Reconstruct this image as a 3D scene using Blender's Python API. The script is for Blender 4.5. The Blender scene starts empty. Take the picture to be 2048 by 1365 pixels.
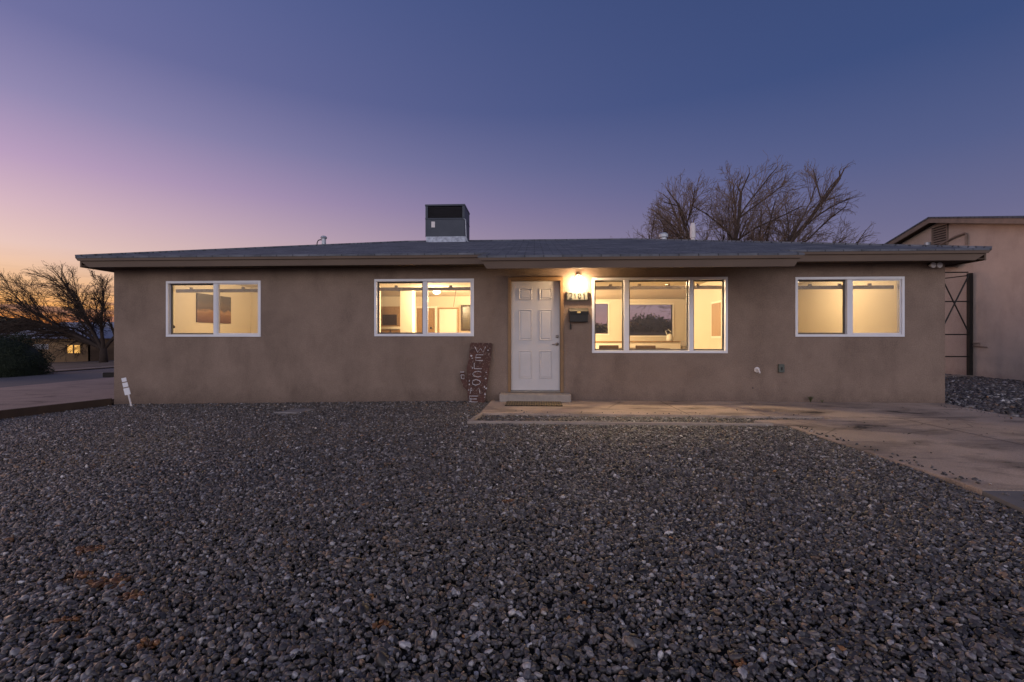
import bpy, math, random
import numpy as np
from mathutils import Vector, Matrix, noise as mnoise
R = math.radians
sc = bpy.context.scene
C = sc.collection

# ------------------------------------------------------------------ helpers
def lin(c):
    return tuple(((v/255)/12.92 if v/255 <= .04045 else ((v/255+.055)/1.055)**2.4) for v in c) + (1,)

class NT:
    def __init__(s, tree): s.t = tree; s.n = tree.nodes; s.l = tree.links
    def add(s, typ, ins=None, **kw):
        n = s.n.new(typ)
        for k, v in kw.items(): setattr(n, k, v)
        for k, v in (ins or {}).items():
            if isinstance(v, bpy.types.NodeSocket): s.l.new(v, n.inputs[k])
            else: n.inputs[k].default_value = v
        return n
    def math(s, op, a, b=0.0, clamp=False):
        n = s.n.new('ShaderNodeMath'); n.operation = op; n.use_clamp = clamp
        for i, v in enumerate((a, b)):
            if isinstance(v, bpy.types.NodeSocket): s.l.new(v, n.inputs[i])
            else: n.inputs[i].default_value = v
        return n.outputs[0]
    def ramp(s, fac, stops, interp='LINEAR'):
        n = s.n.new('ShaderNodeValToRGB'); cr = n.color_ramp; cr.interpolation = interp
        while len(cr.elements) > 1: cr.elements.remove(cr.elements[-1])
        cr.elements[0].position = stops[0][0]; cr.elements[0].color = stops[0][1]
        for p, c in stops[1:]:
            e = cr.elements.new(p); e.color = c
        s.l.new(fac, n.inputs[0]); return n.outputs[0]
    def mix(s, fac, a, b, mode='MIX'):
        n = s.n.new('ShaderNodeMix'); n.data_type = 'RGBA'; n.blend_type = mode
        for k, v in ((0, fac), (6, a), (7, b)):
            if isinstance(v, bpy.types.NodeSocket): s.l.new(v, n.inputs[k])
            else: n.inputs[k].default_value = v
        return n.outputs[2]

def new_mat(name):
    m = bpy.data.materials.new(name); m.use_nodes = True
    m.node_tree.nodes.clear(); return m, NT(m.node_tree)

def pmat(name, ca, cb=None, scale=3.0, rough=.8, bump=0.0, bscale=60, metal=0.0, stretch=(1, 1, 1), spec=.3, fine=None):
    """noise-varied principled; ca, cb linear rgb"""
    m, t = new_mat(name)
    cb = cb or tuple(v*.8 for v in ca)
    tc = t.add('ShaderNodeTexCoord')
    mp = t.add('ShaderNodeMapping', {0: tc.outputs['Object'], 3: stretch})
    n = t.add('ShaderNodeTexNoise', {'Vector': mp.outputs[0], 'Scale': scale, 'Detail': 6, 'Roughness': .6})
    col = t.ramp(n.outputs[0], [(.3, ca+(1,)), (.7, cb+(1,))])
    if fine:
        n3 = t.add('ShaderNodeTexNoise', {'Vector': mp.outputs[0], 'Scale': fine, 'Detail': 3})
        col = t.mix(t.math('MULTIPLY', n3.outputs[0], .55), col, (0.01, 0.01, 0.01, 1))
    b = t.add('ShaderNodeBsdfPrincipled', {'Base Color': col, 'Roughness': rough, 'Metallic': metal, 'Specular IOR Level': spec})
    if bump:
        n2 = t.add('ShaderNodeTexNoise', {'Vector': tc.outputs['Object'], 'Scale': bscale, 'Detail': 5})
        bp = t.add('ShaderNodeBump', {'Height': n2.outputs[0], 'Strength': bump, 'Distance': .01})
        t.l.new(bp.outputs[0], b.inputs['Normal'])
    o = t.add('ShaderNodeOutputMaterial', {0: b.outputs[0]})
    return m

class MB:
    """collects geometry for ONE mesh"""
    def __init__(s): s.v = []; s.f = []
    def addv(s, vs): i = len(s.v); s.v += [tuple(v) for v in vs]; return i
    def quad(s, *p):
        i = s.addv(p); s.f.append(tuple(range(i, i+len(p)))); return s
    def box(s, x0, x1, y0, y1, z0, z1, M=None):
        P = [Vector(p) for p in ((x0,y0,z0),(x1,y0,z0),(x1,y1,z0),(x0,y1,z0),(x0,y0,z1),(x1,y0,z1),(x1,y1,z1),(x0,y1,z1))]
        if M: P = [M @ p for p in P]
        i = s.addv(P)
        for q in ((0,3,2,1),(4,5,6,7),(0,1,5,4),(1,2,6,5),(2,3,7,6),(3,0,4,7)): s.f.append(tuple(i+k for k in q))
        return s
    def prism(s, pts, off):
        """polygon pts (3d) extruded by off"""
        n = len(pts); off = Vector(off)
        i = s.addv(pts); s.addv([Vector(p)+off for p in pts])
        s.f.append(tuple(range(i+n-1, i-1, -1))); s.f.append(tuple(range(i+n, i+2*n)))
        for k in range(n):
            a, b = i+k, i+(k+1) % n
            s.f.append((a, b, b+n, a+n))
        return s
    def tube(s, pts, rad, n=6, cap=True):
        pts = [Vector(p) for p in pts]
        if not hasattr(rad, '__len__'): rad = [rad]*len(pts)
        base = None; up = Vector((0.31, .17, .93)); i0 = len(s.v)
        for k, p in enumerate(pts):
            d = (pts[min(k+1, len(pts)-1)]-pts[max(k-1, 0)]).normalized()
            if abs(d.dot(up)) > .97: up = Vector((1, 0, 0))
            a = d.cross(up).normalized(); b = d.cross(a)
            for j in range(n):
                w = 2*math.pi*j/n
                s.v.append(tuple(p+(a*math.cos(w)+b*math.sin(w))*rad[k]))
        for k in range(len(pts)-1):
            for j in range(n):
                j2 = (j+1) % n; a = i0+k*n
                s.f.append((a+j, a+j2, a+n+j2, a+n+j))
        if cap:
            s.f.append(tuple(i0+j for j in range(n))[::-1]); e = i0+(len(pts)-1)*n
            s.f.append(tuple(e+j for j in range(n)))
        return s
    def sphere(s, c, r, nu=16, nv=10):
        if not hasattr(r, '__len__'): r = (r, r, r)
        i = len(s.v)
        for a in range(nv+1):
            th = math.pi*a/nv
            for b in range(nu):
                ph = 2*math.pi*b/nu
                s.v.append((c[0]+r[0]*math.sin(th)*math.cos(ph), c[1]+r[1]*math.sin(th)*math.sin(ph), c[2]+r[2]*math.cos(th)))
        for a in range(nv):
            for b in range(nu):
                b2 = (b+1) % nu
                s.f.append((i+a*nu+b, i+(a+1)*nu+b, i+(a+1)*nu+b2, i+a*nu+b2))
        return s
    def lathe(s, c, prof, n=20, axis='Z'):
        i = len(s.v)
        for (r, h) in prof:
            for j in range(n):
                w = 2*math.pi*j/n; x, y = r*math.cos(w), r*math.sin(w)
                p = (x, y, h) if axis == 'Z' else (x, h, y)
                s.v.append((c[0]+p[0], c[1]+p[1], c[2]+p[2]))
        for k in range(len(prof)-1):
            for j in range(n):
                j2 = (j+1) % n; a = i+k*n
                s.f.append((a+j, a+j2, a+n+j2, a+n+j))
        return s
    def build(s, name, mat, parent=None, smooth=False, bevel=0):
        me = bpy.data.meshes.new(name); me.from_pydata(s.v, [], s.f); me.validate(); me.update()
        o = bpy.data.objects.new(name, me); C.objects.link(o); me.materials.append(mat)
        if smooth: me.polygons.foreach_set('use_smooth', [True]*len(me.polygons))
        if bevel:
            bm = o.modifiers.new('bevel', 'BEVEL'); bm.width = bevel; bm.segments = 2; bm.limit_method = 'ANGLE'
        if parent:
            o.parent = parent
            if parent.type == 'EMPTY' or True:
                o.matrix_parent_inverse = Matrix.Translation(-world_loc(parent))
        return o

def world_loc(o):
    # every parent is translated only: world location = own location + inherited offsets
    if o.parent is None: return Vector(o.location)
    return world_loc(o.parent) + o.matrix_parent_inverse.translation + Vector(o.location)

def thing(name, label, cat, loc=(0, 0, 0), group=None):
    o = bpy.data.objects.new(name, None); C.objects.link(o); o.location = loc; o.empty_display_size = .2
    return tag(o, label, cat, group)
def tag(o, label, cat, group=None):
    o['label'] = label; o['category'] = cat
    if group: o['group'] = group
    return o
def structure(o): o['kind'] = 'structure'; return o
def box(name, mat, parent, *a, bevel=0): return MB().box(*a).build(name, mat, parent, bevel=bevel)

# ------------------------------------------------------------------ camera
cam = bpy.data.objects.new('camera', bpy.data.cameras.new('camera')); C.objects.link(cam)
cam.location = (0, -8.45, 1.18); cam.rotation_euler = (R(90), 0, R(2.8))
cam.data.lens = 36*910/2048; cam.data.sensor_width = 36; cam.data.clip_end = 2000; cam.data.clip_start = .05
cam.data.shift_y = -(682.5-676)/2048
sc.camera = cam
sc.view_settings.view_transform = 'Standard'; sc.view_settings.look = 'None'

# ------------------------------------------------------------------ world: dusk sky
w = bpy.data.worlds.new('World'); sc.world = w; w.use_nodes = True
t = NT(w.node_tree); t.n.clear()
tc = t.add('ShaderNodeTexCoord')
nrm = t.add('ShaderNodeVectorMath', {0: tc.outputs['Generated']}, operation='NORMALIZE')
sp = t.add('ShaderNodeSeparateXYZ', {0: nrm.outputs[0]})
x, y, z = sp.outputs
az = t.math('ARCTAN2', x, y)
tt = t.math('DIVIDE', t.math('SUBTRACT', R(46), az), R(97), clamp=True)
fac = t.math('POWER', tt, 1.75)
A = t.ramp(z, [(0, lin((228, 108, 45))), (.02, lin((250, 142, 58))), (.045, lin((254, 176, 92))), (.075, lin((250, 192, 134))), (.105, lin((242, 198, 164))), (.142, lin((233, 199, 190))),
               (.2, lin((214, 182, 194))), (.265, lin((186, 159, 191))), (.35, lin((146, 137, 177))), (.443, lin((112, 113, 160))), (.6, lin((90, 101, 152))), (1, lin((50, 64, 108)))])
B = t.ramp(z, [(0, lin((150, 128, 150))), (.1, lin((128, 120, 149))), (.197, lin((106, 106, 142))), (.3, lin((84, 94, 137))), (.442, lin((61, 79, 126))), (1, lin((40, 54, 95)))])
sky = t.mix(fac, A, B) ; sky = t.mix(fac, B, A)
# thin cloud streaks low over the sunset
mp = t.add('ShaderNodeMapping', {0: nrm.outputs[0], 3: (5, 5, 75)})
cn = t.add('ShaderNodeTexNoise', {'Vector': mp.outputs[0], 'Scale': 1.0, 'Detail': 6, 'Roughness': .6})
cm = t.ramp(cn.outputs[0], [(.47, (0, 0, 0, 1)), (.63, (1, 1, 1, 1))])
band = t.ramp(z, [(0, (.75,)*3+(1,)), (.055, (.8,)*3+(1,)), (.1, (.12,)*3+(1,)), (.16, (0, 0, 0, 1))])
cf = t.math('MULTIPLY', t.math('MULTIPLY', cm, band), fac, clamp=True)
sky = t.mix(cf, sky, lin((120, 92, 100)))
# eastern sky behind the viewer, its low band brightened as added fill light
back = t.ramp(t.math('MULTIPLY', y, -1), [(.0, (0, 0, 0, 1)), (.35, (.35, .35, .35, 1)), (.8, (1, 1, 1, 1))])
east_fill = t.mix(1, t.ramp(z, [(0, (.30, .25, .25, 1)), (.10, (.95, .84, .83, 1)), (.2, (1.0, .92, .94, 1)), (.36, (.70, .68, .76, 1)), (.52, (.20, .21, .30, 1)), (1, (.03, .045, .12, 1))]), (2.5, 2.5, 2.5, 1), 'MULTIPLY')
sky = t.mix(back, sky, east_fill)
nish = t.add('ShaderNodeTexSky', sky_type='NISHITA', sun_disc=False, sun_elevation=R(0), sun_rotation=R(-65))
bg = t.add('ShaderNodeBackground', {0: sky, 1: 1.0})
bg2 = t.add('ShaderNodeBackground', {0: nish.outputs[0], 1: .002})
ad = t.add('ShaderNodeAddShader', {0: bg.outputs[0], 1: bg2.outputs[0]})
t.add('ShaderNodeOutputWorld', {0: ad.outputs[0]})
w.cycles.sampling_method = 'MANUAL'; w.cycles.sample_map_resolution = 1024

# last glow of the set sun, low in the west
sun = bpy.data.objects.new('sun', bpy.data.lights.new('sun', 'SUN')); C.objects.link(sun)
sun.data.energy = .6; sun.data.angle = R(20); sun.data.color = (1, .62, .45)
az_, el_ = R(-68), R(9)
d = Vector((math.sin(az_)*math.cos(el_), math.cos(az_)*math.cos(el_), math.sin(el_)))
sun.rotation_euler = d.to_track_quat('Z', 'Y').to_euler()

# ------------------------------------------------------------------ materials
def stucco(name, ca, cb, bscale=55, stain=(.05, .035, .03)):
    m, t = new_mat(name)
    tc = t.add('ShaderNodeTexCoord')
    n = t.add('ShaderNodeTexNoise', {'Vector': tc.outputs['Object'], 'Scale': 1.1, 'Detail': 10, 'Roughness': .72})
    col = t.ramp(n.outputs[0], [(.36, ca+(1,)), (.64, cb+(1,))])
    mp = t.add('ShaderNodeMapping', {0: tc.outputs['Object'], 3: (1.6, 1.6, .6)})
    n2 = t.add('ShaderNodeTexNoise', {'Vector': mp.outputs[0], 'Scale': 1.3, 'Detail': 7, 'Roughness': .6})
    f = t.ramp(n2.outputs[0], [(.5, (0, 0, 0, 1)), (.75, (.30,)*3+(1,))])
    col = t.mix(f, col, stain+(1,))
    sz = t.add('ShaderNodeSeparateXYZ', {0: tc.outputs['Object']})
    nd = t.add('ShaderNodeTexNoise', {'Vector': tc.outputs['Object'], 'Scale': 5, 'Detail': 6, 'Roughness': .7})
    dz = t.math('SUBTRACT', t.math('MULTIPLY', nd.outputs[0], .55), sz.outputs[2])
    col = t.mix(t.math('MULTIPLY', t.math('MULTIPLY', dz, 2.6, clamp=True), .45), col, stain+(1,))   # splashed dirt along the base
    n4 = t.add('ShaderNodeTexNoise', {'Vector': tc.outputs['Object'], 'Scale': 60, 'Detail': 4, 'Roughness': .8})
    col = t.mix(.35, col, t.mix(1, col, t.ramp(n4.outputs[0], [(.35, (.25,)*3+(1,)), (.65, (1.7,)*3+(1,))]), 'MULTIPLY'))
    nb = t.add('ShaderNodeTexNoise', {'Vector': tc.outputs['Object'], 'Scale': bscale, 'Detail': 6, 'Roughness': .7})
    nb2 = t.add('ShaderNodeTexNoise', {'Vector': tc.outputs['Object'], 'Scale': 2.2, 'Detail': 3})
    h = t.math('ADD', nb.outputs[0], t.math('MULTIPLY', nb2.outputs[0], 3.0))
    bp = t.add('ShaderNodeBump', {'Height': h, 'Strength': .8, 'Distance': .010})
    b = t.add('ShaderNodeBsdfPrincipled', {'Base Color': col, 'Roughness': .93, 'Specular IOR Level': .15, 'Normal': bp.outputs[0]})
    t.add('ShaderNodeOutputMaterial', {0: b.outputs[0]}); return m
M = {}
M['stucco'] = stucco('brown_stucco', (.222, .164, .134), (.168, .124, .101))
M['stucco_n'] = stucco('pink_stucco', (.53, .43, .37), (.45, .365, .315), stain=(.22, .16, .14))
M['stucco_far'] = stucco('ochre_stucco', (.30, .20, .11), (.24, .155, .09))
M['trim'] = pmat('brown_trim_paint', (.105, .070, .050), (.080, .052, .038), 4, .6, .15, 30, stretch=(.3, 1, 1))
M['door_trim'] = pmat('tan_trim_paint', (.20, .12, .06), (.16, .095, .05), 5, .55, .1, 40)
M['soffit'] = pmat('soffit_paint', (.07, .045, .032), (.055, .036, .026), 4, .8)
M['door'] = pmat('white_door_paint', (.44, .42, .43), (.39, .375, .385), 3, .45, .05, 120)
M['vinyl'] = pmat('white_vinyl', (.62, .62, .66), (.55, .55, .60), 2, .4)
M['gasket'] = pmat('dark_screen_edge', (.12, .10, .08), (.09, .08, .07), 8, .6)
M['rail'] = pmat('blind_rail', (.26, .20, .13), (.17, .13, .085), 14, .5, stretch=(1, 1, 1))
M['iwall'] = pmat('cream_wall_paint', (.56, .50, .40), (.52, .46, .36), 1.2, .9)
M['iwhite'] = pmat('white_interior_paint', (.66, .62, .54), (.62, .58, .50), 2, .7)
M['iceil'] = pmat('ceiling_paint', (.50, .46, .38), (.48, .44, .36), 2, .95)
M['ifloor'] = pmat('tan_floor', (.36, .26, .17), (.28, .20, .13), 3, .5)
M['wood'] = pmat('dark_wood', (.05, .028, .016), (.03, .018, .011), 6, .5, .1, 30, stretch=(1, 1, .2))
M['tanwood'] = pmat('tan_wood', (.30, .19, .10), (.24, .15, .08), 6, .55, stretch=(3, 3, .4))
M['black'] = pmat('black_metal', (.012, .012, .013), (.02, .018, .016), 9, .45, .1, 90)
M['nickel'] = pmat('brushed_nickel', (.30, .28, .26), (.22, .2, .19), 20, .3, metal=1.0)
M['gold'] = pmat('brass', (.8, .6, .25), (.7, .5, .2), 20, .4, metal=.6)
M['galv'] = pmat('galvanised_metal', (.30, .33, .38), (.42, .45, .50), 9, .45, metal=.4)
M['white_pipe'] = pmat('white_pipe', (.62, .58, .58), (.5, .48, .5), 7, .5)
M['cooler'] = pmat('dark_sheet_metal', (.030, .037, .054), (.045, .053, .073), 2.5, .5, .2, 12, metal=.2)
M['cooler_pad'] = pmat('cooler_grille', (.012, .012, .016), (.025, .024, .03), 30, .9, .6, 60, stretch=(1, 1, 6))
M['ropaque'] = pmat('white_flashing', (.45, .50, .60), (.20, .22, .28), 14, .5)
M['bark'] = pmat('grey_bark', (.085, .060, .050), (.05, .036, .032), 7, .9, .4, 25)
M['twig'] = pmat('brown_twigs', (.17, .115, .088), (.10, .070, .056), 3, .9)
M['bark_dark'] = pmat('dark_bark', (.035, .022, .018), (.022, .015, .012), 7, .9, .4, 25)
M['leaf'] = pmat('dark_leaf', (.010, .016, .008), (.017, .024, .012), 3, .8)
M['leafg'] = pmat('weed_leaf', (.05, .06, .025), (.07, .06, .03), 9, .8)
M['olive'] = pmat('olive_leaf', (.040, .036, .028), (.06, .052, .04), 3, .85)
M['timber'] = pmat('weathered_timber', (.035, .022, .017), (.055, .036, .026), 3, .85, .5, 20, stretch=(4, .4, 1))
M['edging'] = pmat('concrete_edging', (.30, .25, .22), (.22, .185, .165), 4, .85, .3, 40)
M['paver'] = pmat('pale_concrete', (.22, .20, .20), (.15, .14, .14), 5, .9, .5, 30)
M['step'] = pmat('step_concrete', (.30, .26, .23), (.23, .2, .18), 9, .85, .5, 60)
M['asphalt'] = pmat('asphalt', (.075, .072, .080), (.095, .090, .098), 1.2, .9, .4, 60)
M['sidewalk'] = pmat('grey_sidewalk', (.13, .125, .135), (.10, .098, .108), 3, .9, .4, 60)
M['dirt'] = pmat('desert_dirt', (.16, .115, .09), (.10, .075, .06), .25, .95, .5, 8, fine=5)
M['soil'] = pmat('dark_soil', (.012, .010, .009), (.02, .016, .014), 3, .95, .8, 60)
M['board'] = None

def concrete(name, ca, cb, stain, scale=.7, lift=0):
    m, t = new_mat(name); tc = t.add('ShaderNodeTexCoord')
    n = t.add('ShaderNodeTexNoise', {'Vector': tc.outputs['Object'], 'Scale': scale, 'Detail': 8, 'Roughness': .62})
    col = t.ramp(n.outputs[0], [(.3, ca+(1,)), (.7, cb+(1,))])
    mp = t.add('ShaderNodeMapping', {0: tc.outputs['Object'], 3: (1.0, 2.1, 1), 2: (0, 0, R(-14))})
    n2 = t.add('ShaderNodeTexNoise', {'Vector': mp.outputs[0], 'Scale': 1.1, 'Detail': 9, 'Roughness': .62, 'Distortion': .4})
    f = t.ramp(n2.outputs[0], [(.50, (0, 0, 0, 1)), (.56, (.30,)*3+(1,)), (.62, (.40,)*3+(1,)), (.66, (.95,)*3+(1,))])
    col = t.mix(f, col, stain+(1,))
    n5 = t.add('ShaderNodeTexNoise', {'Vector': tc.outputs['Object'], 'Scale': 90, 'Detail': 3})
    col = t.mix(.5, col, t.mix(1, col, t.ramp(n5.outputs[0], [(.3, (.5,)*3+(1,)), (.7, (1.4,)*3+(1,))]), 'MULTIPLY'))
    vo = t.add('ShaderNodeTexVoronoi', {'Vector': tc.outputs['Object'], 'Scale': .45, 'Randomness': 1.0}, feature='DISTANCE_TO_EDGE')
    ck = t.ramp(vo.outputs['Distance'], [(.0, (.6,)*3+(1,)), (.006, (0, 0, 0, 1))])
    ckn = t.math('MULTIPLY', ck, t.ramp(n.outputs[0], [(.5, (0, 0, 0, 1)), (.56, (1, 1, 1, 1))]))
    col = t.mix(ckn, col, (.03, .025, .02, 1))
    nb = t.add('ShaderNodeTexNoise', {'Vector': tc.outputs['Object'], 'Scale': 40, 'Detail': 6})
    bp = t.add('ShaderNodeBump', {'Height': t.math('ADD', nb.outputs[0], n.outputs[0]), 'Strength': .4, 'Distance': .006})
    b = t.add('ShaderNodeBsdfPrincipled', {'Base Color': col, 'Roughness': .88, 'Specular IOR Level': .2, 'Normal': bp.outputs[0]})
    t.add('ShaderNodeOutputMaterial', {0: b.outputs[0]}); return m
M['conc'] = concrete('worn_concrete', (.42, .33, .27), (.24, .188, .158), (.040, .032, .028))
M['conc_l'] = concrete('dusty_concrete', (.30, .22, .19), (.22, .165, .145), (.12, .09, .08), .4)

def roofmat():
    m, t = new_mat('asphalt_shingles'); tc = t.add('ShaderNodeTexCoord')
    mp = t.add('ShaderNodeMapping', {0: tc.outputs['Object'], 3: (1, 1.03, 0)})
    br = t.add('ShaderNodeTexBrick', {'Vector': mp.outputs[0], 'Color1': (.085, .092, .115, 1), 'Color2': (.125, .132, .155, 1), 'Mortar': (.035, .037, .045, 1), 'Scale': 1.0,
                                      'Mortar Size': .008, 'Brick Width': .3, 'Row Height': .14})
    n = t.add('ShaderNodeTexNoise', {'Vector': tc.outputs['Object'], 'Scale': 2.5, 'Detail': 8, 'Roughness': .7})
    col = t.mix(.8, br.outputs[0], t.mix(1, br.outputs[0], t.ramp(n.outputs[0], [(.3, (.5,)*3+(1,)), (.7, (1.55,)*3+(1,))]), 'MULTIPLY'))
    nb = t.add('ShaderNodeTexNoise', {'Vector': tc.outputs['Object'], 'Scale': 130, 'Detail': 3})
    h = t.math('ADD', t.math('MULTIPLY', br.outputs['Fac'], -1.5), nb.outputs[0])
    bp = t.add('ShaderNodeBump', {'Height': h, 'Strength': .7, 'Distance': .012})
    b = t.add('ShaderNodeBsdfPrincipled', {'Base Color': col, 'Roughness': .85, 'Specular IOR Level': .3, 'Normal': bp.outputs[0]})
    t.add('ShaderNodeOutputMaterial', {0: b.outputs[0]}); return m
M['shingle'] = roofmat()

def glassmat():
    m, t = new_mat('window_glass')
    g = t.add('ShaderNodeBsdfGlossy', {'Color': (1, 1, 1, 1), 'Roughness': .01})
    tr = t.add('ShaderNodeBsdfTransparent', {'Color': (.94, .93, .92, 1)})
    fr = t.add('ShaderNodeFresnel', {'IOR': 1.5})
    f = t.math('MULTIPLY', fr.outputs[0], .28)
    mx = t.add('ShaderNodeMixShader', {0: f, 1: tr.outputs[0], 2: g.outputs[0]})
    t.add('ShaderNodeOutputMaterial', {0: mx.outputs[0]}); return m
M['glass'] = glassmat()

def emis(name, col, s):
    m, t = new_mat(name); e = t.add('ShaderNodeEmission', {0: col+(1,), 1: s})
    t.add('ShaderNodeOutputMaterial', {0: e.outputs[0]}); return m
M['bulb'] = emis('lit_bulb', (1, .68, .36), 470)
M['globe'] = emis('lit_globe', (1, .84, .58), 6)
WARM = (1.0, .73, .41)

# ------------------------------------------------------------------ ground
def gl(x): return -.02 - .03*max(0, min(-9-x, 60))
def strip(name, mat, x0, x1, y0, y1, dz=0, nx=12):
    m = MB(); xs = [x0+(x1-x0)*i/nx for i in range(nx+1)]
    for a, b in zip(xs, xs[1:]): m.quad((a, y0, gl(a)+dz), (b, y0, gl(b)+dz), (b, y1, gl(b)+dz), (a, y1, gl(a)+dz))
    return structure(m.build(name, mat))
gm = MB(); xs = [-700, -69, -40, -20, -9, 30, 700]
for a, b in zip(xs, xs[1:]): gm.quad((a, -60, gl(a)-.20), (b, -60, gl(b)-.20), (b, 900, gl(b)-.20), (a, 900, gl(a)-.20))
structure(gm.build('ground', M['dirt']))
strip('yard_ground', M['dirt'], -69, -23.4, -30, 120, -.01)
strip('street', M['asphalt'], -22.9, -14.6, -30, 200, -.03)
strip('far_kerb', M['edging'], -23.4, -22.9, -30, 200, .06, 2)
strip('side_driveway', M['conc_l'], -14.6, -8.62, -9.5, 40, 0)
# gravel bed (soil under stones)
def gz(x): return -.006 - .0165*max(0, -x-.5)
sm = MB(); n = 40
random.seed(3)
gx = [-9.2+i*(13.0+9.2)/60 for i in range(61)]; gy = [-9.6+i*9.6/40 for i in range(41)]
for i in range(60):
    for j in range(40):
        a, b, c, d_ = gx[i], gx[i+1], gy[j], gy[j+1]
        if a >= 3.3 and True: continue
        q = [(a, c), (b, c), (b, d_), (a, d_)]
        sm.quad(*[(px, py, gz(px)-.012) for px, py in q])
structure(sm.build('gravel_bed', M['soil']))
structure(MB().quad((7.0, -4.8, -.03), (22, -4.8, -.03), (22, 30, -.03), (7.0, 30, -.03)).build('side_yard', M['soil']))
# concrete driveway + porch slab (one pour)
pts = [(3.36, -2.21), (3.37, -3.0), (3.41, -4.0), (3.42, -4.80), (7.3, -4.80), (7.1, -2.2), (7.06, -1.5), (7.12, -.9), (7.27, .0), (-.79, .0), (-.84, -1.47), (2.4, -1.50), (4.24, -1.56), (4.27, -1.74), (3.6, -1.80), (3.16, -1.86), (3.07, -1.92), (3.2, -2.02)]
structure(MB().prism([(a, b, .02) for a, b in pts], (0, 0, -.12)).build('driveway', M['conc'], bevel=.006))
structure(MB().prism([(3.42, -4.803, -.1), (3.30, -5.3, -.1), (3.26, -6.6, -.1), (9, -6.6, -.1), (9, -4.803, -.1)], (0, 0, .112)).build('sidewalk', M['sidewalk']))
jm = MB()
for q in (((4.26, -1.66), (5.4, -1.60), (7.08, -1.42)), ((5.25, -1.62), (5.30, -4.79)), ((2.3, -.01), (2.33, -1.49))):
    for (xa, ya_), (xb, yb_) in zip(q, q[1:]):
        dx_, dy_ = xb-xa, yb_-ya_; l_ = math.hypot(dx_, dy_); nx_, ny_ = -dy_/l_*.006, dx_/l_*.006
        jm.quad((xa+nx_, ya_+ny_, .0225), (xa-nx_, ya_-ny_, .0225), (xb-nx_, yb_-ny_, .0225), (xb+nx_, yb_+ny_, .0225))
structure(jm.build('driveway_joint', M['soil']))
e = MB().prism([(-.79, -1.5, .03), (-.84, -1.5, .03), (-.93, -2.20, .03), (3.2, -2.20, .03), (3.2, -2.15, .03), (-.86, -2.15, .03)], (0, 0, -.1)).build('edging_strip', M['edging'], bevel=.008)
tag(e, 'thin pale concrete edging around the gravel strip below the porch slab', 'edging')

# ------------------------------------------------------------------ main house
HX0, HX1, HY1 = -8.153, 7.289, 8.7
house = thing('brown_house', 'long single-storey brown stucco house with lit windows and white front door', 'house', (0, 0, 0))
wins = [(-7.093, -5.215, 1.199, 2.271), (-3.011, -1.124, 1.207, 2.284), (1.063, 3.508, .90, 2.286), (4.699, 6.589, 1.198, 2.272)]
holes = wins + [(-.488, .540, .17, 2.305)]
def wall_with_holes(m, x0, x1, z0, z1, holes, yo, yi, flip=False):
    xs = sorted({x0, x1, *[h[0] for h in holes], *[h[1] for h in holes]})
    zs = sorted({z0, z1, *[h[2] for h in holes], *[h[3] for h in holes]})
    for a, b in zip(xs, xs[1:]):
        for c, d_ in zip(zs, zs[1:]):
            mx, mz = (a+b)/2, (c+d_)/2
            if any(h[0] < mx < h[1] and h[2] < mz < h[3] for h in holes): continue
            m.quad((a, yo, c), (b, yo, c), (b, yo, d_), (a, yo, d_))
            m.quad((b, yi, c), (a, yi, c), (a, yi, d_), (b, yi, d_))
    for h in holes:
        a, b, c, d_ = h
        m.quad((a, yo, c), (a, yo, d_), (a, yi, d_), (a, yi, c)); m.quad((b, yo, d_), (b, yo, c), (b, yi, c), (b, yi, d_))
        m.quad((a, yo, d_), (b, yo, d_), (b, yi, d_), (a, yi, d_)); m.quad((b, yo, c), (a, yo, c), (a, yi, c), (b, yi, c))
bwins = [(2.253, 2.723, 1.33, 2.44), (3.50, 5.07, 1.26, 2.40)]
wm = MB()
wall_with_holes(wm, HX0, HX1, -.25, 2.56, holes, 0, .15)
wall_with_holes(wm, HX0, HX1, -.25, 2.56, bwins, HY1-.15, HY1)
wm.box(HX0, HX0+.15, .15, HY1-.15, -.25, 2.56); wm.box(HX1-.15, HX1, .15, HY1-.15, -.25, 2.56)
wm.build('wall', M['stucco'], house)
# interior
box('floor', M['ifloor'], house, HX0+.15, HX1-.15, .15, HY1-.15, .1, .2)
box('ceiling', M['iceil'], house, HX0+.15, HX1-.15, .15, HY1-.15, 2.60, 2.66)
liner = MB()
wall_with_holes(liner, HX0+.16, HX1-.16, .2, 2.6, [(a-.001, b+.001, c-.001, d_+.001) for a, b, c, d_ in wins], .152, .165)
wall_with_holes(liner, HX0+.16, HX1-.16, .2, 2.6, bwins, HY1-.17, HY1-.152)
liner.box(HX0+.15, HX0+.17, .17, HY1-.17, .2, 2.6); liner.box(HX1-.17, HX1-.15, .17, HY1-.17, .2, 2.6)
liner.build('interior_lining', M['iwall'], house)
for q in ((-4.42, -4.30, .165, 4.0, .2, 2.6), (HX0+.17, -4.30, 4.001, 4.12, .2, 2.6), (4.40, 4.52, .165, 4.2, .2, 2.6), (4.40, HX1-.17, 4.201, 4.32, .2, 2.6), (HX0+.17, -1.2, 7.02, 7.14, .2, 2.6)):
    box('partition_wall', M['iwall'], house, *q)
box('column', M['iwhite'], house, -3.98, -3.62, 4.9, 5.26, .2, 2.6)
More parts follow.
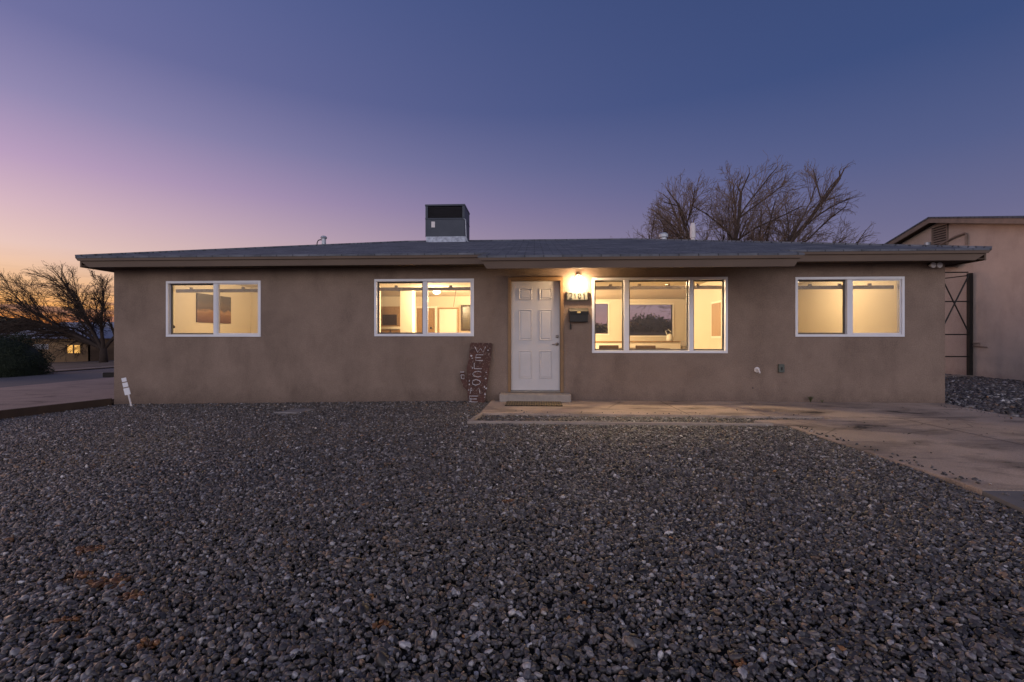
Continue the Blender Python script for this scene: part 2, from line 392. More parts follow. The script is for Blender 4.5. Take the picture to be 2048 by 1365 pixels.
# roof
RZ, SL, RUN = 2.68, .2565, 4.8
ex0, ex1, ey0, ey1 = -8.47, 7.65, -.45, 9.15
rz = RZ+SL*RUN; ry = ey0+RUN
a0, a1, r0, r1 = ex0+RUN, ex1-RUN, (ex0+RUN, ry, rz), (ex1-RUN, ry, rz)
rm = MB()
P = [(ex0, ey0, RZ), (ex1, ey0, RZ), (ex1, ey1, RZ), (ex0, ey1, RZ)]
def add_roof(m, dz):
    Q = [(p[0], p[1], p[2]+dz) for p in P]; s0 = (r0[0], r0[1], r0[2]+dz); s1 = (r1[0], r1[1], r1[2]+dz)
    m.quad(Q[0], Q[1], s1, s0); m.quad(Q[2], Q[3], s0, s1); m.quad(Q[1], Q[2], s1); m.quad(Q[3], Q[0], s0)
add_roof(rm, 0); add_roof(rm, -.03)
for i in range(4):
    p, q = P[i], P[(i+1) % 4]
    rm.quad((p[0], p[1], p[2]-.03), (q[0], q[1], q[2]-.03), q, p)
# hip and ridge caps
for p, q in ((P[0], r0), (P[1], r1), (r0, r1)):
    rm.tube([(p[0], p[1], p[2]+.0), (q[0], q[1], q[2]+.0)], .035, 5)
roof = rm.build('roof', M['shingle'], house)
# porch extension of the roof
PX0, PX1, PY = -.90, 4.15, -1.25
pz = RZ - SL*(ey0-PY)
pr = MB()
pr.prism([(PX0+.0, PY, pz+.012), (PX1, PY, pz+.012), (PX1-.10, ey0+.25, RZ+SL*.25+.012), (PX0+.25, ey0+.25, RZ+SL*.25+.012)], (0, 0, -.035))
pr.build('porch_roof', M['shingle'], house)
def fascia(name, x0, x1, yf, zt, h1, h2, cut, parent):
    m = MB()   # upper trim, projecting
    m.prism([(x0+.01, yf-.002, zt-.034), (x1-.01, yf-.002, zt-.034), (x1-.05, yf-.002, zt-.034-h1), (x0+.05, yf-.002, zt-.034-h1)], (0, .05, 0))
    # lower board, set back
    m.prism([(x0+.06, yf+.025, zt-.034-h1), (x1-.06, yf+.025, zt-.034-h1), (x1-cut, yf+.025, zt-.034-h1-h2), (x0+cut, yf+.025, zt-.034-h1-h2)], (0, .03, 0))
    return m.build(name, M['trim'], parent)
fascia('fascia', ex0, ex1, ey0, RZ, .045, .115, .24, house)
fascia('fascia', PX0, PX1, PY, pz+.012, .045, .125, .14, house)
# side and rear fascias
sf = MB()
sf.box(ex0+.03, ex0+.06, ey0+.06, ey1-.05, RZ-.19, RZ-.034); sf.box(ex1-.06, ex1-.03, ey0+.06, ey1-.05, RZ-.19, RZ-.034); sf.box(ex0+.06, ex1-.06, ey1-.06, ey1-.03, RZ-.19, RZ-.034)
sf.build('fascia', M['trim'], house)
so = MB()
so.box(ex0+.07, ex1-.07, ey0+.06, -.002, 2.505, 2.525); so.box(ex0+.07, HX0-.002, 0, ey1-.07, 2.505, 2.525); so.box(HX1+.002, ex1-.07, 0, ey1-.07, 2.505, 2.525)
so.build('soffit', M['soffit'], house)
ps = MB()
ps.prism([(PX0+.16, PY+.06, 2.315), (PX1-.16, PY+.06, 2.315), (PX1-.16, -.38, 2.497), (PX0+.16, -.38, 2.497)], (0, 0, .015))
for xx in (PX0+.16, PX1-.18): ps.prism([(xx, PY+.06, 2.32), (xx, -.39, 2.50), (xx, -.39, 2.66), (xx, PY+.06, 2.44)], (.02, 0, 0))
ps.build('porch_soffit', M['door_trim'], house)

# roof vents
def roof_z(y): return RZ+SL*(min(y, 2*ry-y)-ey0)
v = MB().tube([(-5.5, 3.2, 3.3), (-5.5, 3.2, 3.80)], .055, 10).sphere((-5.5, 3.2, 3.80), (.085, .085, .05), 10, 6).build('roof_vent', M['galv'], roof)
v = MB().tube([(-5.68, 3.2, 3.3), (-5.68, 3.2, 3.66), (-5.65, 3.2, 3.73), (-5.59, 3.2, 3.745), (-5.53, 3.2, 3.745)], .014, 6).build('cable_loop', M['black'], roof)
v = MB().lathe((3.73, 4.9, 3.3), [(.09, 0), (.09, .77), (.13, .78), (.135, .86), (.08, .91), (0, .92)], 14).build('roof_vent', M['galv'], roof)
v = MB().lathe((4.56, 4.9, 3.2), [(.055, 0), (.055, .85), (.075, .86), (.075, 1.18), (.05, 1.28), (.0, 1.30)], 14).build('flue_pipe', M['white_pipe'], roof)

# door
DX0, DX1, DZ0, DZ1 = -.432, .476, .20, 2.231
door = MB()
door.box(DX0, DX1, .035, .08, DZ0, DZ1)
dr = door.build('door', M['door'], house, bevel=.003)
cols = [(-.27, -.055), (.11, .315)]
rows = [(1.90, 2.085), (1.145, 1.69), (.43, .93)]
for (xa, xb) in cols:
    for (za, zb) in rows:
        m = MB()
        # raised moulding ring + raised field
        def ring(o, i, y0, y1):
            for (p, q) in (((xa-o, za-o), (xb+o, za-o)), ((xb+o, za-o), (xb+o, zb+o)), ((xb+o, zb+o), (xa-o, zb+o)), ((xa-o, zb+o), (xa-o, za-o))):
                cx, cz = (xa+xb)/2, (za+zb)/2
                f = lambda P_: (P_[0]+(o+i)*(1 if P_[0] < cx else -1), P_[1]+(o+i)*(1 if P_[1] < cz else -1))
                pi, qi = f(p), f(q)
                m.quad((p[0], y0, p[1]), (q[0], y0, q[1]), (qi[0], y1, qi[1]), (pi[0], y1, pi[1]))
        ring(.012, -.012+.006, .035, .024); ring(.006, .008, .024, .034); ring(-.008, .030, .034, .027)
        m.quad((xa+.03, .027, za+.03), (xb-.03, .027, za+.03), (xb-.03, .027, zb-.03), (xa+.03, .027, zb-.03))
        m.build('panel', M['door'], dr)
MB().lathe((.425, .036, 1.205), [(.0, -.02), (.024, -.018), (.030, -.008), (.031, 0)], 16, 'Y').build('deadbolt', M['nickel'], dr, smooth=True)
h = MB().lathe((.425, .036, 1.063), [(.0, -.012), (.028, -.010), (.030, 0)], 16, 'Y').tube([(.425, .03, 1.063), (.425, -.02, 1.063), (.415, -.028, 1.063), (.33, -.026, 1.06)], [.011, .010, .010, .008], 8)
h.build('handle', M['nickel'], dr, smooth=True)
fr = MB()
fr.box(-.488, DX0-.004, -.022, .10, .17, 2.305); fr.box(DX1+.004, .540, -.022, .10, .17, 2.305); fr.box(DX0-.004, DX1+.004, -.022, .10, DZ1+.006, 2.305)
fr.build('door_frame', M['door_trim'], house, bevel=.004)
MB().box(DX0-.003, DX1+.003, -.03, .10, .17, .196).build('threshold', M['nickel'], house)
st = box('door_step', M['step'], None, -.628, .66, -.26, -.002, .021, .158, bevel=.008)
st.parent = house
# box behind the door keeps the hall light in
box('door_backing', M['door'], house, -.5, .55, .10, .14, .17, 2.31)

# windows
def frame_ring(m, x0, x1, z0, z1, w_, y0, y1):
    m.box(x0, x1, y0, y1, z0, z0+w_); m.box(x0, x1, y0, y1, z1-w_, z1)
    m.box(x0, x0+w_, y0+.0005, y1-.0005, z0+w_, z1-w_); m.box(x1-w_, x1, y0+.0005, y1-.0005, z0+w_, z1-w_)
def window(x0, x1, z0, z1, mids, kinds, rail=True):
    m = MB(); frame_ring(m, x0, x1, z0, z1, .045, -.018, .10)
    wn = m.build('window', M['vinyl'], house, bevel=.003)
    sills = MB()
    edges = [x0+.045] + sum([[a, b] for a, b in mids], []) + [x1-.045]
    bays = [(edges[i], edges[i+1]) for i in range(0, len(edges), 2)]
    for a, b in mids:
        MB().box(a, b, -.006, .085, z0+.046, z1-.046).build('mullion', M['vinyl'], wn, bevel=.003)
    for (a, b), k in zip(bays, kinds):
        if k == 'sash':      # moving sash in the front track
            m = MB(); frame_ring(m, a+.001, b-.001, z0+.047, z1-.047, .022, .004, .034); m.build('sash', M['vinyl'], wn, bevel=.002)
            MB().box(a+.02, b-.02, .017, .021, z0+.066, z1-.066).build('pane', M['glass'], wn)
        else:                # rear track, dark screen channel
            m = MB(); frame_ring(m, a+.001, b-.001, z0+.047, z1-.047, .026, .055, .080); m.build('sash', M['gasket'], wn)
            MB().box(a+.025, b-.025, .066, .070, z0+.07, z1-.07).build('pane', M['glass'], wn)
    if rail:
        zt = z1-.135
        m = MB().box(x0+.03, x1-.03, .19, .235, zt-.062, zt)
        nclip = max(3, int((x1-x0)/.5)); 
        for i in range(nclip):
            cx = x0+.15+(x1-x0-.3)*(i+.4)/nclip
            m.box(cx-.03, cx+.03, .167, .186, zt-.02, zt+.035)
        m.build('blind_rail', M['rail'], wn)
    return wn
window(*wins[0], [(-6.154, -6.085)], ['rear', 'sash'])
window(*wins[1], [(-2.090, -2.020)], ['rear', 'sash'])
window(*wins[2], [(1.648, 1.738), (2.820, 2.900)], ['rear', 'fixed', 'rear'])
window(*wins[3], [(5.607, 5.690)], ['rear', 'sash'])
for (a, b, c, d_) in bwins:
    m = MB(); 
    y0, y1 = HY1-.19, HY1-.02
    m.box(a-.05, b+.05, y0, y1, c-.055, c); m.box(a-.05, b+.05, y0, y1, d_, d_+.05); m.box(a-.05, a, y0+.001, y1-.001, c, d_); m.box(b, b+.05, y0+.001, y1-.001, c, d_)
    bw = m.build('rear_window', M['iwhite'], house)
    MB().box(a, b, HY1-.08, HY1-.076, c, d_).build('pane', M['glass'], bw)
# wall hardware
sg = MB().box(4.395, 4.495, -.045, -.001, .555, .705).build('outlet_cover', pmat('grey_plastic', (.085, .095, .085), (.06, .068, .062), 12, .6), house, bevel=.008)
MB().box(4.438, 4.452, -.058, -.045, .60, .655).build('latch', M['black'], sg)
sp_ = MB().lathe((4.03, -.001, .60), [(0, -.012), (.045, -.01), (.05, 0)], 14, 'Y').tube([(4.03, -.01, .60), (4.03, -.07, .60), (4.03, -.095, .575), (4.03, -.10, .545)], [.014, .014, .012, .016], 8)
sp_ = sp_.build('spigot', M['white_pipe'], house, smooth=True)
MB().lathe((4.005, -.075, .628), [(0, -.004), (.028, -.004), (.028, .004), (0, .004)], 10).build('tap_wheel', M['white_pipe'], sp_)
fl = MB().lathe((7.03, -.03, 2.49), [(0, -.01), (.05, -.01), (.05, .03)], 12, 'Y').build('floodlight', M['black'], house)
MB().lathe((6.99, -.09, 2.455), [(.015, .05), (.03, .02), (.05, -.03), (.045, -.035), (0, -.028)], 12, 'Y').build('lamp_head', M['white_pipe'], fl)
MB().lathe((7.10, -.09, 2.455), [(.015, .05), (.03, .02), (.05, -.03), (.045, -.035), (0, -.028)], 12, 'Y').build('lamp_head', M['white_pipe'], fl)
MB().lathe((3.955, -.001, .27), [(0, -.004), (.012, -.004), (.012, 0)], 8, 'Y').build('hole_plug', M['black'], house)

# ------------------------------------------------------------------ porch lamp, plaque, mailbox
lamp = thing('porch_lamp', 'bare round lit bulb in its holder on the wall between door and big window', 'lamp', (.81, -.12, 2.17))
MB().lathe((.815, -.001, 2.30), [(0, -.03), (.05, -.028), (.055, 0)], 16, 'Y').tube([(.815, -.02, 2.30), (.814, -.08, 2.31), (.812, -.12, 2.29), (.812, -.12, 2.235)], [.014, .014, .024, .030], 10).build('holder', M['vinyl'], lamp)
MB().sphere((.812, -.12, 2.168), (.062, .062, .068), 24, 16).build('bulb', M['bulb'], lamp, smooth=True)
def point(name, loc, p, r, col=WARM, parent=None):
    L = bpy.data.lights.new(name, 'POINT'); L.energy = p; L.shadow_soft_size = r; L.color = col
    o = bpy.data.objects.new(name, L); C.objects.link(o); o.location = loc
    if parent: o.parent = parent; o.matrix_parent_inverse = Matrix.Translation(-world_loc(parent))
    return o

plq = thing('house_number_plaque', 'pale tile plaque with four dark house numerals under the porch lamp', 'number plaque', (.79, -.02, 1.95))
MB().box(.60, .985, -.030, -.001, 1.872, 2.030).build('tile', pmat('glazed_tile', (.17, .17, .155), (.10, .10, .09), 25, .35, .15, 60), plq, bevel=.012)
m = MB()
for (a, b, c, d_) in ((.592, .993, 1.862, 1.874), (.592, .602, 1.874, 2.03), (.983, .993, 1.874, 2.03)): m.box(a, b, -.036, -.001, c, d_)
m.build('frame', M['black'], plq)
def strokes(ch):
    D = {'2': [[(0, .8), (.25, 1), (.75, 1), (1, .8), (1, .62), (0, 0), (1, 0)]], '1': [[(.25, .8), (.55, 1), (.55, 0)]], '0': [[(.5, 1), (.1, .8), (0, .5), (.1, .2), (.5, 0), (.9, .2), (1, .5), (.9, .8), (.5, 1)]],
         'W': [[(0, 1), (.25, 0), (.5, .7), (.75, 0), (1, 1)]], 'E': [[(1, 1), (0, 1), (0, 0), (1, 0)], [(0, .5), (.8, .5)]], 'L': [[(0, 1), (0, 0), (1, 0)]], 'C': [[(1, .85), (.6, 1), (.15, .85), (0, .5), (.15, .15), (.6, 0), (1, .15)]],
         'O': [[(.5, 1), (.1, .8), (0, .5), (.1, .2), (.5, 0), (.9, .2), (1, .5), (.9, .8), (.5, 1)]], 'M': [[(0, 0), (.1, 1), (.5, .3), (.9, 1), (1, 0)]]}
    return D[ch]
for i, ch in enumerate('2101'):
    m = MB()
    for s_ in strokes(ch):
        m.tube([(.645+i*.080+p[0]*.050, -.033, 1.905+p[1]*.095) for p in s_], .0085, 5)
    m.build('numeral', M['black'], plq)

mb = thing('mailbox', 'black wall mailbox with small brass emblem below the number plaque', 'mailbox', (.81, -.06, 1.59))
MB().box(.645, .98, -.115, -.001, 1.470, 1.66).build('body', M['black'], mb, bevel=.006)
MB().prism([(.638, -.128, 1.655), (.987, -.128, 1.655), (.987, -.001, 1.718), (.638, -.001, 1.718)], (0, 0, .008)).build('lid', M['black'], mb)
m = MB().prism([(.638, -.132, 1.663), (.987, -.132, 1.663), (.987, -.128, 1.60), (.638, -.128, 1.60)], (0, .005, 0)).build('lid_flap', M['black'], mb)
MB().box(.780, .842, -.137, -.131, 1.628, 1.655).build('emblem', M['gold'], mb, bevel=.003)
MB().tube([(.668, -.03, 1.470), (.668, -.03, 1.43), (.670, -.03, 1.425), (.670, -.03, 1.335)], [.004, .004, .016, .013], 8).build('hanging_key', M['black'], mb)

# ------------------------------------------------------------------ cactus-shaped welcome board
def boardmat():
    m, t = new_mat('rusty_board'); tc = t.add('ShaderNodeTexCoord')
    n = t.add('ShaderNodeTexNoise', {'Vector': tc.outputs['Object'], 'Scale': 6, 'Detail': 6})
    col = t.ramp(n.outputs[0], [(.35, (.035, .012, .009, 1)), (.7, (.075, .026, .018, 1))])
    vo = t.add('ShaderNodeTexNoise', {'Vector': tc.outputs['Object'], 'Scale': 34, 'Detail': 3, 'Roughness': .6})
    f = t.ramp(vo.outputs[0], [(.57, (0, 0, 0, 1)), (.66, (.7,)*3+(1,))])
    col = t.mix(f, col, (.22, .16, .14, 1))
    bp = t.add('ShaderNodeBump', {'Height': n.outputs[0], 'Strength': .5, 'Distance': .01})
    b = t.add('ShaderNodeBsdfPrincipled', {'Base Color': col, 'Roughness': .8, 'Normal': bp.outputs[0]})
    t.add('ShaderNodeOutputMaterial', {0: b.outputs[0]}); return m
ws = thing('welcome_board', 'rust-red wooden board lettered WELCOME down its face, leaning by the door', 'sign board', (-1.05, -.2, -.03))
lean = lambda z: -.20 + (z+.05)*.13       # y of the board face at height z
def bp3(x, z, off=0): return (x, lean(z)+off, z)
out = [(-1.20, -.06), (-.91, -.06), (-.86, .35), (-.80, .80), (-.775, 1.07), (-.80, 1.085), (-1.17, 1.09), (-1.19, 1.05), (-1.205, .80), (-1.245, .62), (-1.235, .40), (-1.22, .15)]
MB().prism([bp3(a, b) for a, b in out], (0, .045, -.008)).build('board', boardmat(), ws)
MB().prism([bp3(a, b, -.02) for a, b in [(-1.30, .28), (-1.225, .22), (-1.215, .40), (-1.26, .47), (-1.28, .56), (-1.355, .565), (-1.362, .50), (-1.34, .40)]], (0, .02, -.003)).build('side_arm', boardmat(), ws)
MP = pmat('chalky_white_paint', (.50, .48, .53), (.22, .20, .21), 22, .8)
rl_ = random.Random(2)
for i, ch in enumerate('WELCOME'):
    m = MB(); zt = 1.02-i*.150; xc = -.995-.018*i; ww = (.20, .13, .14, .15, .15, .18, .16)[i]
    for s_ in strokes(ch):
        m.tube([bp3(xc-ww/2+p[0]*ww+math.sin(i*3+p[1]*4)*.008, zt-.11+p[1]*.105, -.004) for p in s_], .0078, 5)
    m.build('letter', MP, ws)
m = MB()
m.tube([bp3(-1.36, .55, -.026), bp3(-1.285, .55, -.026)], .008, 5).tube([bp3(-1.345, .50, -.026), bp3(-1.285, .50, -.026), bp3(-1.285, .43, -.026), bp3(-1.33, .43, -.026), bp3(-1.345, .50, -.026)], .008, 5)
m.build('painted_motif', MP, ws)
random.seed(8)
for k in range(16):
    zz = random.uniform(.0, .95); xx = random.choice((random.uniform(-1.19, -1.13), random.uniform(-.90, -.86)))+(zz-.5)*.05
    MB().sphere(bp3(xx, zz, -.006), (.016*random.uniform(.6, 1.3), .006, .014*random.uniform(.6, 1.4)), 8, 5).build('painted_dot', MP, ws)

# utility stake
sk = thing('marker_stake', 'small white leaning stake with three stacked tags near the left house corner', 'marker stake', (-7.56, -.25, -.12))
def skp(u, v, off=0): # u along stake upward, v across
    return (-7.56-.155*u/.58-.0+v, -.25+off, -.14+u+v*.2)
MB().tube([skp(0, 0), skp(.34, 0)], .014, 6).build('post', M['white_pipe'], sk)
for a, b, w_ in ((.25, .375, .055), (.395, .475, .05), (.495, .565, .045)):
    MB().prism([skp(a, -w_, -.016), skp(a, w_, -.016), skp(b, w_, -.016), skp(b, -w_, -.016)], (0, .008, 0)).build('tag_plate', M['vinyl'], sk)

o = MB().prism([(-4.24, -1.22, gz(-4)+.004), (-3.86, -1.25, gz(-4)+.004), (-3.74, -.86, gz(-4)+.004), (-4.02, -.84, gz(-4)+.004)], (0, 0, .028)).build('concrete_paver', M['paver'], bevel=.008)
tag(o, 'flat pale concrete paver lying in the gravel below the left windows', 'paver')
mat_m, t = new_mat('woven_mat'); tc = t.add('ShaderNodeTexCoord')
ck = t.add('ShaderNodeTexBrick', {'Vector': tc.outputs['Object'], 'Color1': (.27, .20, .10, 1), 'Color2': (.20, .145, .075, 1), 'Mortar': (.03, .02, .012, 1), 'Scale': 1, 'Mortar Size': .014, 'Brick Width': .085, 'Row Height': .075})
nb = t.add('ShaderNodeTexNoise', {'Vector': tc.outputs['Object'], 'Scale': 200})
bpn = t.add('ShaderNodeBump', {'Height': t.math('SUBTRACT', nb.outputs[0], ck.outputs['Fac']), 'Strength': 1, 'Distance': .01})
b = t.add('ShaderNodeBsdfPrincipled', {'Base Color': ck.outputs[0], 'Roughness': .95, 'Normal': bpn.outputs[0]}); t.add('ShaderNodeOutputMaterial', {0: b.outputs[0]})
o = MB().box(-.50, .48, -.74, -.22, .0205, .038).build('doormat', mat_m, bevel=.004)
tag(o, 'woven tan doormat on the porch slab in front of the door step', 'doormat')
o = MB().prism([(-8.18, -.01, -.25), (-8.60, -1.5, -.25), (-8.95, -3.5, -.25), (-9.3, -9.5, -.25), (-9.36, -9.5, -.25), (-9.01, -3.5, -.25), (-8.66, -1.5, -.25), (-8.24, .02, -.25)], (0, 0, .255)).build('timber_edging', M['timber'], bevel=.008)
tag(o, 'dark timber edging board between the gravel yard and the side driveway', 'edging')
structure(MB().prism([(-8.24, .03, -.1), (-8.66, -1.5, -.1), (-9.01, -3.5, -.1), (-9.36, -9.5, -.1), (-10, -9.5, -.1), (-10, 12, -.1), (-8.16, 12, -.1)], (0, 0, .082)).build('side_driveway_apron', M['conc_l']))
o = MB().box(0, 2.4, -.1, .1, 0, .17, Matrix.Translation((-15.25, 7.0, -.22)) @ Matrix.Rotation(R(3), 4, 'Z')).build('timber_sleeper', pmat('tarred_timber', (.012, .010, .010), (.02, .016, .015), 4, .9), bevel=.02)
tag(o, 'dark timber sleeper lying across the side driveway beyond the house corner', 'timber')

# ------------------------------------------------------------------ rooftop cooler
ac = thing('rooftop_cooler', 'dark metal evaporative cooler box on the roof ridge with open grille on top half', 'cooler', (-1.9, 4.4, 3.9))
X0, X1, Y0, Y1, Z0, Z1 = -3.02, -1.92, 4.05, 4.98, 3.93, 4.88
fm = MB()
fm.box(X0, X1, Y0, Y1, Z0+.05, Z0+.53)
fm.box(X0-.01, X1+.01, Y0-.01, Y1+.01, Z1-.05, Z1); fm.box(X0-.006, X1+.006, Y0-.006, Y1+.006, Z0+.53, Z0+.57)
for xa, xb in ((X0, X0+.07), (X1-.07, X1)): fm.box(xa, xb, Y0, Y0+.06, Z0+.57, Z1-.05)
fm.box(X1-.03, X1, Y0+.06, Y1, Z0+.57, Z1-.05); fm.box(X0, X0+.03, Y0+.06, Y1, Z0+.57, Z1-.05)
fm.build('cabinet', M['cooler'], ac, bevel=.006)
gm_ = MB().box(X0+.07, X1-.07, Y0+.05, Y0+.07, Z0+.57, Z1-.05)
for k in range(9): gm_.box(X0+.07, X1-.07, Y0+.03, Y0+.05, Z0+.59+k*.032, Z0+.602+k*.032)
gm_.build('grille', M['cooler_pad'], ac)
MB().box(X0+.17, X0+.27, Y0-.008, Y0-.001, Z0+.31, Z0+.47).build('label_plate', M['white_pipe'], ac)
MB().box(X0+.03, X1+.03, Y0-.03, Y1-.05, Z0-.25, Z0+.05).build('curb', M['ropaque'], ac)
MB().tube([(X1-.02, Y0-.02, Z0+.54), (X1+.03, Y0-.02, Z0+.50), (X1+.03, Y0-.01, Z0+.3), (X1+.05, Y0-.02, Z0-.05), (X1+.12, Y0-.04, Z0-.12)], .012, 6).build('hose', M['galv'], ac)

# ------------------------------------------------------------------ interior things
def ceil_lamp(x_, y_, label, P_=60, r=.14):
    L = thing('ceiling_lamp', label, 'ceiling lamp', (x_, y_, 2.6), 'ceiling lamps in the lit rooms')
    MB().lathe((x_, y_, 2.598), [(.0, 0), (.12, 0), (.12, -.03), (.0, -.03)], 18).build('base', M['iwhite'], L)
    MB().sphere((x_, y_, 2.50), (r, r, .075), 18, 10).build('globe', M['globe'], L, smooth=True)
    point('room_light', (x_, y_, 2.35), P_, .12, WARM, L)
ceil_lamp(-6.1, 2.2, 'ceiling lamp of the left bedroom, out of sight above its window', 165)
ceil_lamp(-2.8, 4.5, 'bright white ceiling lamp seen through the second window from the left', 270, .11)
ceil_lamp(2.4, .75, 'ceiling lamp close behind the front wall above the big window', 400)
ceil_lamp(5.9, 2.2, 'ceiling lamp of the right bedroom, out of sight above its window', 128)
ceil_lamp(.1, 6.3, 'ceiling lamp of the living room hidden behind the front door', 1450)
pc = thing('wall_picture', 'brown landscape picture on the left bedroom side wall, seen through the leftmost window', 'picture', (-7.97, 2.5, 1.9))
mm, t = new_mat('landscape_print'); tc = t.add('ShaderNodeTexCoord')
sz = t.add('ShaderNodeSeparateXYZ', {0: tc.outputs['Generated']})
n = t.add('ShaderNodeTexNoise', {'Vector': tc.outputs['Generated'], 'Scale': 7, 'Detail': 7})
f = t.math('ADD', sz.outputs[2], t.math('MULTIPLY', t.math('SUBTRACT', n.outputs[0], .5), .35))
col = t.ramp(f, [(.05, (.10, .035, .012, 1)), (.3, (.17, .075, .025, 1)), (.4, (.26, .14, .06, 1)), (.48, (.05, .030, .016, 1)), (.62, (.09, .06, .036, 1)), (.75, (.055, .042, .03, 1)), (1, (.07, .055, .04, 1))])
b = t.add('ShaderNodeBsdfPrincipled', {'Base Color': col, 'Roughness': .5}); t.add('ShaderNodeOutputMaterial', {0: b.outputs[0]})
MB().box(-7.979, -7.95, 1.92, 3.12, 1.55, 2.24).build('canvas', mm, pc)
dd = thing('closet_door', 'cream closet door with small knob at the left edge of the leftmost window', 'door', (-7.96, .8, .2))
MB().box(-7.979, -7.94, .42, 1.24, .2, 2.2).build('leaf', M['iwhite'], dd)
MB().sphere((-7.91, 1.16, 1.42), .035, 10, 8).build('knob', M['black'], dd)
# kitchen seen through second window
kd = thing('kitchen_door', 'tan wooden inner door with dark knob seen through the second window', 'door', (-3.75, 7.0, .2))
MB().box(-4.02, -3.40, 6.97, 7.015, .2, 2.19).build('leaf', M['tanwood'], kd, bevel=.004)
MB().sphere((-3.52, 6.94, 1.52), .04, 10, 8).build('knob', M['black'], kd)
m = MB(); m.box(-4.10, -4.025, 6.955, 7.018, .2, 2.26); m.box(-3.395, -3.33, 6.955, 7.018, .2, 2.26); m.box(-4.025, -3.395, 6.955, 7.018, 2.195, 2.26); m.build('casing', M['iwhite'], kd)
wd = thing('pantry_door', 'white closed inner door right of the tan door seen through the second window', 'door', (-2.9, 7.0, .2))
MB().box(-3.24, -2.62, 6.98, 7.015, .2, 2.16).build('leaf', M['iwhite'], wd)
m = MB(); m.box(-3.29, -3.245, 6.965, 7.018, .2, 2.21); m.box(-2.615, -2.57, 6.965, 7.018, .2, 2.21); m.box(-3.245, -2.615, 6.965, 7.018, 2.165, 2.21); m.build('casing', M['tanwood'], wd)
cb = thing('wall_cabinet', 'brown open cabinet with a white shelf at the left side of the second window', 'cabinet', (-4.75, 6.3, 1.3))
MB().box(-5.1, -4.45, 6.45, 7.01, 1.55, 2.22).build('upper_box', M['tanwood'], cb)
MB().box(-5.15, -4.42, 6.38, 6.46, 1.47, 1.55).build('shelf', M['iwhite'], cb)
m = MB(); m.box(-5.03, -4.55, 6.43, 6.449, 1.60, 1.95); m.build('cabinet_door', M['wood'], cb)
m = MB(); m.box(-5.1, -4.80, 6.5, 7.01, .2, 1.45); m.box(-4.77, -4.45, 6.5, 7.01, .2, 1.45); m.build('lower_box', M['tanwood'], cb)
kw = thing('framed_mirror', 'dark mirror in a brown frame at the right edge of the second window', 'mirror', (-2.3, 7, 1.8))
MB().box(-2.50, -2.10, 6.985, 7.015, 1.42, 2.30).build('frame', M['wood'], kw)
MB().box(-2.44, -2.16, 6.975, 6.984, 1.48, 2.24).build('glass', pmat('dark_glass', (.05, .042, .03), (.09, .075, .05), 4, .25), kw)
pc2 = thing('dark_wall_panel', 'tall dark framed panel at the right edge of the big window', 'wall panel', (4.39, 2.7, 1.6))
MB().box(4.365, 4.395, 2.38, 3.02, 1.17, 2.06).build('frame', M['iwhite'], pc2)
MB().box(4.355, 4.364, 2.43, 2.97, 1.22, 2.01).build('panel', M['tanwood'], pc2)
# pull cord under kitchen lamp
cd = thing('ceiling_fan_cord', 'thin dark cord hanging from the ceiling seen through the second window', 'cord', (-2.2, 5.0, 2.6))
MB().tube([(-2.25, 4.6, 2.6), (-2.29, 4.6, 2.35), (-2.33, 4.6, 2.08)], .008, 5).build('cord', M['wood'], cd)
# dining table and chairs
tb = thing('dining_table', 'dark dining table just behind the sill of the big window', 'table', (2.25, 2.5, .2))
MB().box(1.75, 3.05, 1.9, 2.75, .90, .94).build('tabletop', M['wood'], tb, bevel=.01)
for xx in (1.82, 2.93):
    for yy in (1.97, 2.63): MB().box(xx, xx+.06, yy, yy+.06, .2, .9).build('leg', M['wood'], tb)
def chair(x_, y_, rz, label, mat, zt=1.10):
    L = thing('dining_chair', label, 'chair', (0, 0, 0), 'chairs round the dining table')
    MB().box(-.22, .22, -.22, .22, .62, .67).build('seat', mat, L, bevel=.01)
    MB().box(-.21, .21, .19, .22, zt-.14, zt).build('top_rail', mat, L, bevel=.01)
    m = MB()
    for k in (-.12, 0, .12): m.box(k-.015, k+.015, .195, .215, .67, zt-.14)
    m.build('back_slats', mat, L)
    for xx in (-.2, .17):
        MB().box(xx, xx+.03, -.2, -.17, .2, .62).build('leg', mat, L); MB().box(xx, xx+.03, .19, .22, .2, .62).build('leg', mat, L)
        MB().box(xx, xx+.03, .19, .22, .67, zt-.14).build('back_post', mat, L)
    L.location = (x_, y_, 0); L.rotation_euler = (0, 0, rz)
chair(1.60, 1.62, math.pi, 'dark chair with low back left of the table in the big window', M['wood'], 1.02)
chair(2.35, 1.50, math.pi, 'dark chair in front of the table at the centre of the big window', M['wood'], 1.02)
chair(3.25, 2.25, -math.pi/2, 'chair with taller open back at the right end of the table', M['wood'], 1.12)
ct = thing('kitchen_counter', 'white kitchen counter along the back of the living room below the rear window', 'counter', (3.5, 7.9, .2))
MB().box(1.7, 6.2, 7.85, 8.50, .2, 1.02).build('cupboard', M['iwhite'], ct); MB().box(1.65, 6.25, 7.80, 8.51, 1.021, 1.06).build('worktop', M['tanwood'], ct, bevel=.006)
tl = thing('kettle', 'small pale kettle on the counter at the lower right of the rear window', 'kettle', (4.85, 8.1, 1.06))
MB().lathe((4.85, 8.1, 1.061), [(0, 0), (.11, 0), (.13, .08), (.10, .2), (.05, .26), (0, .27)], 14).build('body', M['iwhite'], tl, smooth=True)
MB().tube([(4.76, 8.1, 1.26), (4.70, 8.1, 1.42), (4.80, 8.1, 1.47), (4.9, 8.1, 1.38)], .014, 6).build('handle', M['iwhite'], tl)

